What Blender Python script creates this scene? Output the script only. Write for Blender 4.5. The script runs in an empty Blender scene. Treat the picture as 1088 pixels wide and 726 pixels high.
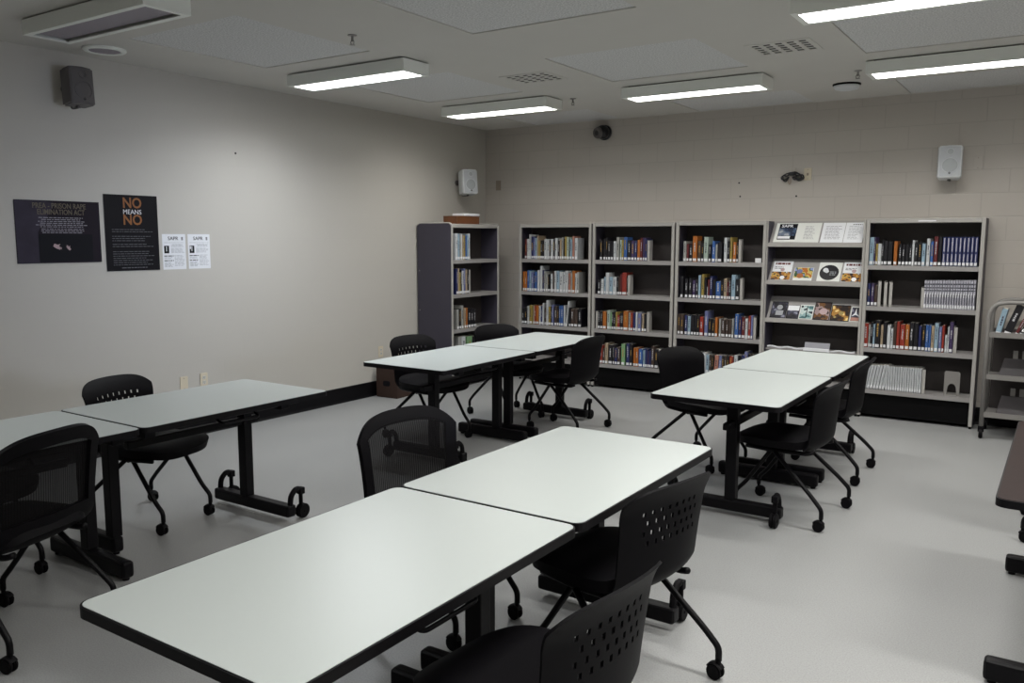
import bpy, bmesh, math, random
from mathutils import Vector, Matrix
random.seed(7)
PI = math.pi
C = bpy.context.scene.collection
H = 2.92                     # ceiling height
RX, FY = 8.7, -11.0          # right wall, wall behind the camera
T = 0.737                    # table height

# ------------------------------------------------------------------ materials
def nodes(name):
    m = bpy.data.materials.new(name); m.use_nodes = True
    nt = m.node_tree
    return m, nt, nt.nodes['Principled BSDF']
def mat(name, col, rough=.5, metal=0, emit=0, noise=0, scale=40, bump=0, spec=None, coat=0, ecol=None):
    m, nt, b = nodes(name)
    b.inputs['Base Color'].default_value = (*col, 1); b.inputs['Roughness'].default_value = rough
    b.inputs['Metallic'].default_value = metal
    if spec is not None: b.inputs['Specular IOR Level'].default_value = spec
    if coat: b.inputs['Coat Weight'].default_value = coat
    if emit:
        b.inputs['Emission Color'].default_value = (*(ecol or col), 1); b.inputs['Emission Strength'].default_value = emit
    if noise or bump:
        tc = nt.nodes.new('ShaderNodeTexCoord'); n = nt.nodes.new('ShaderNodeTexNoise')
        n.inputs['Scale'].default_value = scale; n.inputs['Detail'].default_value = 4
        nt.links.new(tc.outputs['Object'], n.inputs['Vector'])
        if noise:
            r = nt.nodes.new('ShaderNodeMix'); r.data_type = 'RGBA'
            r.inputs[6].default_value = (*[max(0, c*(1-noise)) for c in col], 1); r.inputs[7].default_value = (*[min(1, c*(1+noise)) for c in col], 1)
            nt.links.new(n.outputs['Fac'], r.inputs[0]); nt.links.new(r.outputs[2], b.inputs['Base Color'])
        if bump:
            bp = nt.nodes.new('ShaderNodeBump'); bp.inputs['Strength'].default_value = bump; bp.inputs['Distance'].default_value = .002
            nt.links.new(n.outputs['Fac'], bp.inputs['Height']); nt.links.new(bp.outputs['Normal'], b.inputs['Normal'])
    return m
def block_wall(name, col, swap, joint=.9, bump=.35):
    """painted concrete blocks, 0.4 x 0.203 m courses"""
    m, nt, b = nodes(name)
    g = nt.nodes.new('ShaderNodeNewGeometry'); s = nt.nodes.new('ShaderNodeSeparateXYZ'); c = nt.nodes.new('ShaderNodeCombineXYZ')
    nt.links.new(g.outputs['Position'], s.inputs[0])
    nt.links.new(s.outputs['Y' if swap else 'X'], c.inputs['X']); nt.links.new(s.outputs['Z'], c.inputs['Y'])
    br = nt.nodes.new('ShaderNodeTexBrick'); br.offset = .5
    br.inputs['Scale'].default_value = 1; br.inputs['Brick Width'].default_value = .406; br.inputs['Row Height'].default_value = .203
    br.inputs['Mortar Size'].default_value = .005; br.inputs['Mortar Smooth'].default_value = .6
    br.inputs['Color1'].default_value = (*col, 1); br.inputs['Color2'].default_value = (*[x*.985 for x in col], 1)
    br.inputs['Mortar'].default_value = (*[x*joint for x in col], 1)
    nt.links.new(c.outputs[0], br.inputs['Vector']); nt.links.new(br.outputs['Color'], b.inputs['Base Color'])
    n = nt.nodes.new('ShaderNodeTexNoise'); n.inputs['Scale'].default_value = 60; nt.links.new(g.outputs['Position'], n.inputs['Vector'])
    ma = nt.nodes.new('ShaderNodeMath'); ma.operation = 'MULTIPLY_ADD'; ma.inputs[1].default_value = -1.0
    mb = nt.nodes.new('ShaderNodeMath'); mb.operation = 'MULTIPLY'; mb.inputs[1].default_value = .25
    nt.links.new(n.outputs['Fac'], mb.inputs[0]); nt.links.new(br.outputs['Fac'], ma.inputs[0]); nt.links.new(mb.outputs[0], ma.inputs[2])
    bp = nt.nodes.new('ShaderNodeBump'); bp.inputs['Strength'].default_value = bump; bp.inputs['Distance'].default_value = .004
    nt.links.new(ma.outputs[0], bp.inputs['Height']); nt.links.new(bp.outputs['Normal'], b.inputs['Normal'])
    b.inputs['Roughness'].default_value = .42
    return m
def speckle(name, base, dark, light, scale, rough, bump=0, big=0):
    m, nt, b = nodes(name)
    g = nt.nodes.new('ShaderNodeNewGeometry'); n = nt.nodes.new('ShaderNodeTexNoise'); n.inputs['Scale'].default_value = scale; n.inputs['Detail'].default_value = 3
    nt.links.new(g.outputs['Position'], n.inputs['Vector'])
    r = nt.nodes.new('ShaderNodeValToRGB'); e = r.color_ramp.elements
    e[0].position = .36; e[0].color = (*dark, 1); e[1].position = .66; e[1].color = (*light, 1)
    k = r.color_ramp.elements.new(.5); k.color = (*base, 1)
    nt.links.new(n.outputs['Fac'], r.inputs[0])
    out = r.outputs[0]
    if big:
        n2 = nt.nodes.new('ShaderNodeTexNoise'); n2.inputs['Scale'].default_value = 1.1; n2.inputs['Detail'].default_value = 5
        nt.links.new(g.outputs['Position'], n2.inputs['Vector'])
        mr = nt.nodes.new('ShaderNodeMapRange'); mr.inputs[3].default_value = 1-big; mr.inputs[4].default_value = 1+big
        nt.links.new(n2.outputs['Fac'], mr.inputs[0])
        mx = nt.nodes.new('ShaderNodeVectorMath'); mx.operation = 'SCALE'
        nt.links.new(out, mx.inputs[0]); nt.links.new(mr.outputs[0], mx.inputs['Scale']); out = mx.outputs[0]
    nt.links.new(out, b.inputs['Base Color'])
    b.inputs['Roughness'].default_value = rough
    if bump:
        bp = nt.nodes.new('ShaderNodeBump'); bp.inputs['Strength'].default_value = bump; bp.inputs['Distance'].default_value = .003
        nt.links.new(n.outputs['Fac'], bp.inputs['Height']); nt.links.new(bp.outputs['Normal'], b.inputs['Normal'])
    return m
def mesh_cloth(name):
    """woven chair mesh: fine black threads with open gaps between"""
    m, nt, b = nodes(name)
    b.inputs['Base Color'].default_value = (.004, .0035, .004, 1); b.inputs['Roughness'].default_value = .8; b.inputs['Specular IOR Level'].default_value = .1
    tr = nt.nodes.new('ShaderNodeBsdfTransparent'); mx = nt.nodes.new('ShaderNodeMixShader')
    tc = nt.nodes.new('ShaderNodeTexCoord'); w = nt.nodes.new('ShaderNodeTexWave'); w.bands_direction = 'Y'
    w.inputs['Scale'].default_value = 28; nt.links.new(tc.outputs['Object'], w.inputs['Vector'])
    mr = nt.nodes.new('ShaderNodeMapRange'); mr.inputs[3].default_value = .86; mr.inputs[4].default_value = .97
    nt.links.new(w.outputs['Fac'], mr.inputs[0]); nt.links.new(mr.outputs[0], mx.inputs[0])
    nt.links.new(tr.outputs[0], mx.inputs[1]); nt.links.new(b.outputs[0], mx.inputs[2])
    nt.links.new(mx.outputs[0], nt.nodes['Material Output'].inputs['Surface'])
    return m
def art(name, cols, scale=6, kind='noise', rough=.25):
    """abstract printed cover: a few flat colours in blotches"""
    m, nt, b = nodes(name)
    tc = nt.nodes.new('ShaderNodeTexCoord')
    n = nt.nodes.new('ShaderNodeTexNoise'); n.inputs['Scale'].default_value = scale; n.inputs['Detail'].default_value = 2
    nt.links.new(tc.outputs['Object'], n.inputs['Vector'])
    r = nt.nodes.new('ShaderNodeValToRGB'); r.color_ramp.interpolation = 'CONSTANT'
    e = r.color_ramp.elements
    e[0].position = 0; e[0].color = (*cols[0], 1); e[1].position = .42; e[1].color = (*cols[1], 1)
    for i, c in enumerate(cols[2:]):
        k = e.new(.50+.07*i); k.color = (*c, 1)
    nt.links.new(n.outputs['Fac'], r.inputs[0]); nt.links.new(r.outputs[0], b.inputs['Base Color'])
    b.inputs['Roughness'].default_value = .5; b.inputs['Specular IOR Level'].default_value = .25
    return m

M = {}
M['wall'] = block_wall('painted_left_wall', (.495, .472, .432), True, .985, .06)
M['wallb'] = block_wall('painted_block_wall', (.50, .462, .422), False, .89, .28)
M['ceil'] = mat('ceiling_paint', (.60, .583, .55), .8, noise=.03, scale=3)
M['panel'] = speckle('acoustic_panel', (.64, .64, .64), (.50, .50, .50), (.77, .77, .77), 95, .9, .3)
M['floor'] = speckle('speckled_vinyl_floor', (.30, .303, .302), (.262, .262, .262), (.325, .328, .327), 160, .38, 0, .07)
M['cove'] = mat('black_cove_base', (.004, .0035, .0045), .5, spec=.15)
M['white'] = mat('white_laminate', (.48, .515, .505), .33, noise=.01, scale=3)
M['edge'] = mat('black_edge_banding', (.0035, .003, .004), .45, spec=.18)
M['bmetal'] = mat('black_powder_coat', (.0032, .0028, .0038), .45, spec=.16)
M['plastic'] = mat('black_chair_plastic', (.0028, .0024, .0034), .55, spec=.10, bump=.15, scale=300)
M['cloth'] = mesh_cloth('black_mesh_weave')
M['rubber'] = mat('black_rubber', (.0035, .003, .004), .6, spec=.12)
M['chrome'] = mat('dull_steel', (.35, .34, .33), .35, 1)
M['post'] = mat('grey_shelf_metal', (.37, .355, .335), .45)
M['shelf'] = mat('grey_shelf_board', (.29, .277, .272), .5)
M['cart'] = mat('grey_cart_metal', (.205, .195, .185), .5)
M['rest'] = mat('grey_cart_rest', (.13, .12, .125), .55)
M['cone'] = mat('speaker_cone_grey', (.40, .42, .44), .7)
M['side'] = mat('purple_grey_laminate', (.050, .045, .066), .5, noise=.18, scale=160)
M['back'] = mat('dark_shelf_back', (.036, .029, .028), .6, noise=.12, scale=20)
M['kick'] = mat('black_kick_plate', (.003, .0028, .0032), .55, spec=.1)
M['brown'] = mat('dark_walnut_laminate', (.016, .0075, .0065), .55, spec=.15, noise=.25, scale=30)
M['fix'] = mat('white_fixture_enamel', (.84, .86, .82), .4)
M['lens'] = mat('lit_lens', (1, 1, 1), .5, emit=9, ecol=(1, 1, .97))
M['lensoff'] = mat('unlit_lens', (.30, .27, .31), .55, bump=.3, scale=200)
M['spk'] = mat('white_speaker_plastic', (.66, .68, .70), .45)
M['grille'] = mat('white_speaker_grille', (.50, .52, .55), .7, bump=.4, scale=400)
M['spkg'] = mat('grey_speaker_plastic', (.105, .095, .095), .5)
M['black'] = mat('black_plastic', (.008, .008, .011), .35)
M['plate'] = mat('ivory_wall_plate', (.62, .55, .42), .45)
M['platew'] = mat('white_wall_plate', (.58, .57, .53), .45)
M['plated'] = mat('tan_wall_plate', (.30, .25, .20), .5)
M['paper'] = mat('white_paper', (.74, .75, .78), .6)
M['paperg'] = mat('cream_paper', (.70, .71, .68), .6)
M['ink'] = mat('black_ink', (.008, .008, .011), .6, spec=.12)
M['inkg'] = mat('grey_ink', (.30, .31, .33), .6)
M['poster'] = mat('black_poster', (.006, .005, .007), .5, spec=.15)
M['posterp'] = mat('purple_black_poster', (.012, .008, .014), .5, spec=.15)
M['beam'] = mat('dusky_violet_print', (.036, .030, .046), .5, spec=.15, noise=.5, scale=7)
M['orange'] = mat('orange_print', (.24, .082, .014), .5)
M['gold'] = mat('dull_gold_print', (.105, .085, .055), .4)
M['tw'] = mat('white_print', (.70, .70, .74), .4)
M['tg'] = mat('grey_print', (.10, .10, .115), .4)
M['tl'] = mat('pale_print', (.24, .23, .27), .4)
M['skin'] = mat('pink_print', (.42, .30, .31), .4)
M['wood'] = mat('orange_wood', (.13, .045, .014), .45, noise=.3, scale=18)
M['card'] = mat('brown_cardboard', (.036, .016, .010), .7, noise=.15, scale=15)
M['lab'] = mat('white_spine_label', (.68, .68, .70), .5)
M['pages'] = mat('book_pages', (.55, .52, .45), .8)
M['clear'] = mat('smoky_acrylic', (.30, .30, .33), .2)
M['cordl'] = mat('tan_plug', (.40, .33, .26), .5)
BC = dict(W=((.58, .60, .62), 'white'), G=((.36, .36, .34), 'grey'), K=((.010, .009, .013), 'black'), N=((.022, .028, .11), 'navy'),
          B=((.045, .12, .35), 'blue'), L=((.30, .42, .52), 'pale blue'), R=((.30, .035, .022), 'red'), O=((.42, .13, .022), 'orange'),
          Y=((.34, .25, .06), 'mustard'), E=((.22, .40, .20), 'green'), D=((.060, .038, .030), 'dark brown'), P=((.055, .035, .10), 'purple'),
          T=((.40, .31, .21), 'tan'), M=((.12, .018, .020), 'maroon'), S=((.40, .48, .42), 'mint'), C=((.42, .19, .14), 'coral'), I=((.16, .18, .36), 'slate blue'), X=((.50, .49, .56), 'lavender grey'))
for k, (c, n) in BC.items():
    M['bk'+k] = mat(n.replace(' ', '_')+'_book_cover', tuple(x*.82 for x in c), .4, noise=.08, scale=25)
M['ttl'] = mat('pale_title_print', (.45, .45, .47), .4)
M['ttd'] = mat('dark_title_print', (.05, .05, .07), .4)
M['ttg'] = mat('gold_title_print', (.36, .22, .06), .4)

# ------------------------------------------------------------------ mesh helpers
def obj(name, bm, m, parent=None, smooth=False, loc=None):
    me = bpy.data.meshes.new(name); bm.normal_update(); bm.to_mesh(me); bm.free()
    for mm in (m if isinstance(m, (list, tuple)) else [m]): me.materials.append(M[mm] if isinstance(mm, str) else mm)
    if smooth:
        for p in me.polygons: p.use_smooth = True
    o = bpy.data.objects.new(name, me); C.objects.link(o)
    if parent is not None: o.parent = parent
    if loc is not None: o.location = loc
    return o
def auto_smooth(o, ang=40):
    me = o.data
    bm = bmesh.new(); bm.from_mesh(me)
    for f in bm.faces: f.smooth = True
    for e in bm.edges:
        if len(e.link_faces) == 2 and e.calc_face_angle(0) > math.radians(ang): e.smooth = False
    bm.to_mesh(me); bm.free()
    return o
def box(bm, x0, y0, z0, x1, y1, z1, bev=0, seg=2, mi=0):
    r = bmesh.ops.create_cube(bm, size=1)
    vs = r['verts']
    for v in vs:
        v.co = Vector((x0+(v.co.x+.5)*(x1-x0), y0+(v.co.y+.5)*(y1-y0), z0+(v.co.z+.5)*(z1-z0)))
    fs = set(f for v in vs for f in v.link_faces)
    for f in fs: f.material_index = mi
    if bev:
        es = list(set(e for v in vs for e in v.link_edges))
        bmesh.ops.bevel(bm, geom=es, offset=bev, segments=seg, affect='EDGES', profile=.6)
    return bm
def B(*a, **k): return box(bmesh.new(), *a, **k)
def tube(bm, pts, r, n=10, cap=True, flat=None):
    """sweep a round (or flattened) section along a polyline"""
    pts = [Vector(p) for p in pts]; rings = []
    up = None
    for i, p in enumerate(pts):
        d = ((pts[i+1]-p) if i < len(pts)-1 else (p-pts[i-1])).normalized()
        if 0 < i < len(pts)-1: d = ((pts[i+1]-p).normalized()+(p-pts[i-1]).normalized()).normalized()
        if up is None:
            up = Vector((0, 0, 1)) if abs(d.z) < .9 else Vector((1, 0, 0))
        s = d.cross(up).normalized(); up = s.cross(d).normalized()
        rr = r[i] if isinstance(r, (list, tuple)) else r
        fa, fb = (flat or (1, 1))
        rings.append([bm.verts.new(p+s*math.cos(2*PI*k/n)*rr*fa+up*math.sin(2*PI*k/n)*rr*fb) for k in range(n)])
    for a, b in zip(rings, rings[1:]):
        for k in range(n): bm.faces.new((a[k], a[(k+1) % n], b[(k+1) % n], b[k]))
    if cap:
        bm.faces.new(rings[0][::-1]); bm.faces.new(rings[-1])
    return bm
def smooth_path(pts, k=5):
    """round the inner corners of a polyline"""
    pts = [Vector(p) for p in pts]; out = [pts[0]]
    for a, b, c in zip(pts, pts[1:], pts[2:]):
        r = min((b-a).length, (c-b).length)*.42
        p0 = b+(a-b).normalized()*r; p1 = b+(c-b).normalized()*r
        for i in range(k+1):
            t = i/k; out.append(p0*(1-t)**2+b*2*t*(1-t)+p1*t*t)
    out.append(pts[-1]); return out
def cyl(bm, c, axis, r, h, n=24, r2=None, bev=0):
    axis = Vector(axis).normalized(); c = Vector(c)
    rot = axis.to_track_quat('Z', 'Y').to_matrix().to_4x4()
    res = bmesh.ops.create_cone(bm, cap_ends=True, segments=n, radius1=r, radius2=r if r2 is None else r2, depth=h, matrix=Matrix.Translation(c) @ rot)
    if bev:
        es = [e for v in res['verts'] for e in v.link_edges if len(e.link_faces) == 2 and e.calc_face_angle(0) > .8]
        bmesh.ops.bevel(bm, geom=list(set(es)), offset=bev, segments=2, affect='EDGES')
    return bm
def prism(bm, poly, z0, z1, mi=0):
    a = [bm.verts.new((x, y, z0)) for x, y in poly]; b = [bm.verts.new((x, y, z1)) for x, y in poly]
    n = len(poly); fs = [bm.faces.new(a[::-1]), bm.faces.new(b)]
    for i in range(n): fs.append(bm.faces.new((a[i], a[(i+1) % n], b[(i+1) % n], b[i])))
    for f in fs: f.material_index = mi
    return bm
def rrect(x0, y0, x1, y1, r, k=6):
    out = []
    for cx, cy, a in ((x1-r, y1-r, 0), (x0+r, y1-r, 90), (x0+r, y0+r, 180), (x1-r, y0+r, 270)):
        for i in range(k+1):
            t = math.radians(a+90*i/k); out.append((cx+r*math.cos(t), cy+r*math.sin(t)))
    return out
def shell(nu, nv, fn, hole=None, thick=.01):
    bm = bmesh.new(); g = [[bm.verts.new(fn(-1+2*i/nu, j/nv)) for j in range(nv+1)] for i in range(nu+1)]
    for i in range(nu):
        for j in range(nv):
            if hole and hole(i, j): continue
            bm.faces.new((g[i][j], g[i+1][j], g[i+1][j+1], g[i][j+1]))
    loose = [v for v in bm.verts if not v.link_faces]
    bmesh.ops.delete(bm, geom=loose, context='VERTS')
    bm.normal_update()
    if thick: bmesh.ops.solidify(bm, geom=bm.faces[:], thickness=thick)
    bmesh.ops.recalc_face_normals(bm, faces=bm.faces[:])
    return bm
def xform(bm, mtx):
    bmesh.ops.transform(bm, matrix=mtx, verts=bm.verts[:]); return bm
def wall_frame(origin, side):
    """local X = to the viewer's right, local Y = up, local Z = out of the wall"""
    if side == 'left': r = Matrix(((0, 0, 1), (1, 0, 0), (0, 1, 0)))
    else: r = Matrix(((1, 0, 0), (0, 0, -1), (0, 1, 0)))
    m = r.to_4x4(); m.translation = Vector(origin); return m
def text_bm(body, size, align='CENTER', bold=0, width=None):
    cu = bpy.data.curves.new('t', 'FONT'); cu.body = body; cu.size = size; cu.align_x = align; cu.align_y = 'CENTER'; cu.offset = bold; cu.extrude = .0006; cu.resolution_u = 3
    o = bpy.data.objects.new('t', cu); C.objects.link(o); bpy.context.view_layer.update()
    me = bpy.data.meshes.new_from_object(o.evaluated_get(bpy.context.evaluated_depsgraph_get()))
    bm = bmesh.new(); bm.from_mesh(me); bpy.data.objects.remove(o); bpy.data.curves.remove(cu); bpy.data.meshes.remove(me)
    if width:
        xs = [v.co.x for v in bm.verts]; s = width/(max(xs)-min(xs))
        for v in bm.verts: v.co.x *= s
    return bm
def shift(bm, x, y, z=0):
    bmesh.ops.translate(bm, vec=(x, y, z), verts=bm.verts[:]); return bm

# ------------------------------------------------------------------ naming
def tag(o, label, cat, group=None):
    o['label'] = label; o['category'] = cat
    if group: o['group'] = group
    return o
def thing(name, label, cat, loc=(0, 0, 0), rz=0, group=None, mtx=None):
    o = bpy.data.objects.new(name, None); C.objects.link(o); o.empty_display_size = .1
    if mtx is not None: o.matrix_world = mtx
    else: o.location = loc; o.rotation_euler = (0, 0, rz)
    return tag(o, label, cat, group)
def struct(name, bm, m, parent=None):
    o = obj(name, bm, m, parent)
    if parent is None: o['kind'] = 'structure'
    return o
def dup(root, loc, rz, label, group=None, cat=None):
    r = root.copy(); C.objects.link(r); r.location = loc; r.rotation_euler = (0, 0, rz); r['label'] = label
    if group: r['group'] = group
    for ch in list(root.children):
        c = ch.copy(); C.objects.link(c); c.parent = r
        for g in list(ch.children):
            d = g.copy(); C.objects.link(d); d.parent = c
    return r
ORD = 'first second third fourth fifth sixth seventh eighth ninth tenth eleventh twelfth thirteenth fourteenth fifteenth sixteenth seventeenth eighteenth nineteenth twentieth twenty-first twenty-second twenty-third twenty-fourth twenty-fifth twenty-sixth twenty-seventh twenty-eighth twenty-ninth thirtieth thirty-first thirty-second thirty-third'.split()
SKY, ADDED_DAY, EXPO = .3, 78, 0.0
# ------------------------------------------------------------------ the room
struct('floor', B(-.15, FY-.15, -.1, RX+.15, .15, 0), 'floor')
struct('wall_left', B(-.15, FY, 0, 0, 0, H), 'wall')
struct('wall_back', B(-.15, 0, 0, RX+.15, .15, H), 'wallb')
struct('wall_front', B(-.15, FY-.15, 0, RX+.15, FY, H), 'wall')
WY0, WY1, WZ0, WZ1 = -5.95, -3.8, 1.08, 1.85  # added unseen window, sized to shape the cool patch on the left wall
bm = bmesh.new()
box(bm, RX, FY, 0, RX+.15, WY0, H); box(bm, RX, WY1, 0, RX+.15, 0, H); box(bm, RX, WY0, 0, RX+.15, WY1, WZ0); box(bm, RX, WY0, WZ1, RX+.15, WY1, H)
struct('wall_right', bm, 'wall')
bm = bmesh.new()
for a in ((WY0, WZ0, WY0+.05, WZ1), (WY1-.05, WZ0, WY1, WZ1), (WY0+.05, WZ0, WY1-.05, WZ0+.05), (WY0+.05, WZ1-.05, WY1-.05, WZ1)):
    box(bm, RX+.04, a[0], a[1], RX+.1, a[2], a[3])
w = struct('added_window_1', bm, 'fix')
gm, nt, b = nodes('added_window_glass')
tr = nt.nodes.new('ShaderNodeBsdfTransparent'); gl = nt.nodes.new('ShaderNodeBsdfGlossy'); gl.inputs['Roughness'].default_value = .02
mx = nt.nodes.new('ShaderNodeMixShader'); mx.inputs[0].default_value = .08
nt.links.new(tr.outputs[0], mx.inputs[1]); nt.links.new(gl.outputs[0], mx.inputs[2]); nt.links.new(mx.outputs[0], nt.nodes['Material Output'].inputs['Surface'])
M['glass'] = gm
struct('added_window_pane', B(RX+.065, WY0+.05, WZ0+.05, RX+.071, WY1-.05, WZ1-.05), 'glass', w)
def cove(bm, a, b, n, along):
    """cove base profile: flat face, rounded top, toe curving onto the floor"""
    prof = [(0, 0), (.022, 0), (.016, .006), (.009, .02), (.007, .04), (.007, .140), (.004, .149), (0, .152)]
    A = []; Bv = []
    for t, lst in ((a, A), (b, Bv)):
        for d, z in prof:
            lst.append(bm.verts.new((d*n[0]+(t if along == 'x' else 0), d*n[1]+(t if along == 'y' else 0), z)))
    k = len(prof); bm.faces.new(A); bm.faces.new(Bv[::-1])
    for i in range(k): bm.faces.new((A[i], Bv[i], Bv[(i+1) % k], A[(i+1) % k]))
    bmesh.ops.recalc_face_normals(bm, faces=bm.faces[:]); return bm
struct('baseboard_left', cove(bmesh.new(), FY, -.001, (1, 0), 'y'), 'cove')
struct('baseboard_back', cove(bmesh.new(), .023, RX, (0, -1), 'x'), 'cove')

# acoustic panels set under the plaster ceiling
CX = [(.74, 1.82), (2.70, 3.84), (4.67, 5.80), (6.64, 7.78)]
CY = [(-.80, -.012), (-3.06, -1.98), (-5.06, -3.93), (-7.06, -5.95)]
PN = {(0, 0): 'ceiling panel in the far corner above the purple bookcase', (0, 1): 'ceiling panel behind the lit fixture nearest the left wall',
      (0, 2): 'ceiling panel between the unlit fixture and the lit one beside the left wall', (0, 3): 'ceiling panel above the left wall, in front of the unlit fixture',
      (1, 0): 'ceiling panel against the back wall above the third bookcase', (1, 1): 'ceiling panel between the two square air vents',
      (1, 2): 'ceiling panel at the top middle of the view, cut by the frame', (2, 0): 'ceiling panel against the back wall above the rightmost bookcase',
      (2, 1): 'ceiling panel between the two lit fixtures on the right', (2, 2): 'ceiling panel overhead in front of the large right fixture',
      (1, 3): 'ceiling panel overhead above the front tables', (2, 3): 'ceiling panel overhead to the right of the front tables',
      (3, 0): 'ceiling panel along the back wall beyond the book cart', (3, 1): 'ceiling panel far right near the back wall', (3, 2): 'ceiling panel far right above the dark table', (3, 3): 'ceiling panel far right behind the viewer'}
PANELS = [(i, j) for i in range(3) for j in range(3) if (i, j) != (2, 2)]
VENTS = [(2.255, -2.49), (4.25, -2.49)]
holes = [(CX[i][0], CY[j][0], CX[i][1], CY[j][1]) for i, j in PANELS]+[(x-.185, y-.155, x+.185, y+.155) for x, y in VENTS]
xs = sorted(set([-.15, RX+.15]+[v for q in holes for v in (q[0], q[2])])); ys = sorted(set([FY-.15, .15]+[v for q in holes for v in (q[1], q[3])]))
bm = bmesh.new(); vd = {}
def cv(x, y, z):
    k = (round(x, 5), round(y, 5), z)
    if k not in vd: vd[k] = bm.verts.new((x, y, z))
    return vd[k]
solid = lambda a, b: not any(q[0]-1e-4 < (xs[a]+xs[a+1])/2 < q[2]+1e-4 and q[1] < (ys[b]+ys[b+1])/2 < q[3] for q in holes)
NX, NY = len(xs)-1, len(ys)-1
for a in range(NX):
    for b in range(NY):
        if not solid(a, b): continue
        x0, x1, y0, y1 = xs[a], xs[a+1], ys[b], ys[b+1]
        bm.faces.new((cv(x0, y0, H), cv(x0, y1, H), cv(x1, y1, H), cv(x1, y0, H)))
        bm.faces.new((cv(x0, y0, H+.2), cv(x1, y0, H+.2), cv(x1, y1, H+.2), cv(x0, y1, H+.2)))
        for (da, db, p, q) in ((-1, 0, (x0, y0), (x0, y1)), (1, 0, (x1, y1), (x1, y0)), (0, -1, (x1, y0), (x0, y0)), (0, 1, (x0, y1), (x1, y1))):
            A, Bq = a+da, b+db
            if 0 <= A < NX and 0 <= Bq < NY and solid(A, Bq): continue
            bm.faces.new((cv(*p, H), cv(*p, H+.2), cv(*q, H+.2), cv(*q, H)))
bmesh.ops.recalc_face_normals(bm, faces=bm.faces[:])
struct('ceiling', bm, 'ceil')
for (i, j) in PANELS:
    (x0, x1), (y0, y1) = CX[i], CY[j]
    bm = box(bmesh.new(), x0+.001, y0+.001, H+.006, x1-.001, y1-.001, H+.19, .003, 1)
    tag(obj('acoustic_panel', bm, 'panel'), 'grey speckled ' + PN[(i, j)], 'ceiling panel', 'acoustic ceiling panels')

# fluorescent fixtures
def fixture(cx, cy, on, label, k=1.0, tint=None):
    t = thing('ceiling_light', label, 'ceiling light', (cx, cy, H), 0, 'surface fluorescent fixtures')
    L, W, z0, z1 = .605, .142, -.090, -.010
    bm = bmesh.new()
    box(bm, -L, -W, z0, L, -W+.008, z1); box(bm, -L, W-.008, z0, L, W, z1)
    box(bm, -L, -W+.008, z0, -L+.008, W-.008, z1); box(bm, L-.008, -W+.008, z0, L, W-.008, z1)
    box(bm, -L+.008, -W+.008, z1-.006, L-.008, W-.008, z1)
    obj('housing', bm, 'fix', t)
    bm = bmesh.new()
    f = .036
    box(bm, -L, -W, z0-.006, L, -W+f, z0); box(bm, -L, W-f, z0-.006, L, W, z0); box(bm, -L, -W+f, z0-.006, -L+f, W-f, z0); box(bm, L-f, -W+f, z0-.006, L, W-f, z0)
    obj('lens_frame', bm, 'fix', t)
    obj('lens', B(-L+f, -W+f, z0+.012, L-f, W-f, z0+.016), 'lens' if on else 'lensoff', t)
    obj('mounting_channel', B(-L+.05, -W+.03, z1, L-.05, W-.03, -.001), 'kick', t)
    if on:
        la = bpy.data.lights.new('tube_light', 'AREA'); la.shape = 'RECTANGLE'; la.size = 2*(L-f)-.01; la.size_y = 2*(W-f)-.01
        la.energy = PW*k; la.color = tint or LCOL; la.spread = math.radians(SPREAD)
        lo = bpy.data.objects.new('tube_light', la); C.objects.link(lo); lo.parent = t; lo.location = (0, 0, z0+.009)
    return t
PW, LCOL, SPREAD = 26, (1.0, .985, .94), 150
for (x, y, on, lab, *kw) in [
    (1.31, -5.57, False, 'white ceiling fixture with its lens dark and unlit, near the left wall'),
    (1.31, -3.55, True, 'lit white ceiling fixture nearest the left wall, before the grey panel', 1.15, (.90, .95, 1.0)),
    (1.31, -1.60, True, 'lit white ceiling fixture in the far corner above the purple bookcase', .58),
    (3.27, -1.60, True, 'lit white ceiling fixture in the middle, above the third bookcase', .80),
    (5.23, -3.55, True, 'large lit white ceiling fixture at the upper right corner, nearest the viewer', .8),
    (5.23, -1.60, True, 'lit white ceiling fixture at the right edge, nearer the back wall'),
    (5.23, -5.57, True, 'added lit white ceiling fixture, unseen overhead to the right of the front tables', 1.15),  # from here on: unseen fixtures added to balance the brightness
    (5.23, -7.55, True, 'added dim ceiling fixture, unseen directly above the viewer', .45),
    (1.31, -7.55, True, 'added dim ceiling fixture near the left wall, behind the viewer', .35, (.92, .96, 1.0)),
    (7.19, -3.55, True, 'added lit white ceiling fixture beyond the right edge, nearer the back wall'),
    (7.19, -5.57, True, 'added lit white ceiling fixture beyond the right edge, beside the viewer'),
    (7.19, -7.55, True, 'added lit white ceiling fixture beyond the right edge, behind the viewer')]:
    fixture(x, y, on, lab, *kw)

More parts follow.
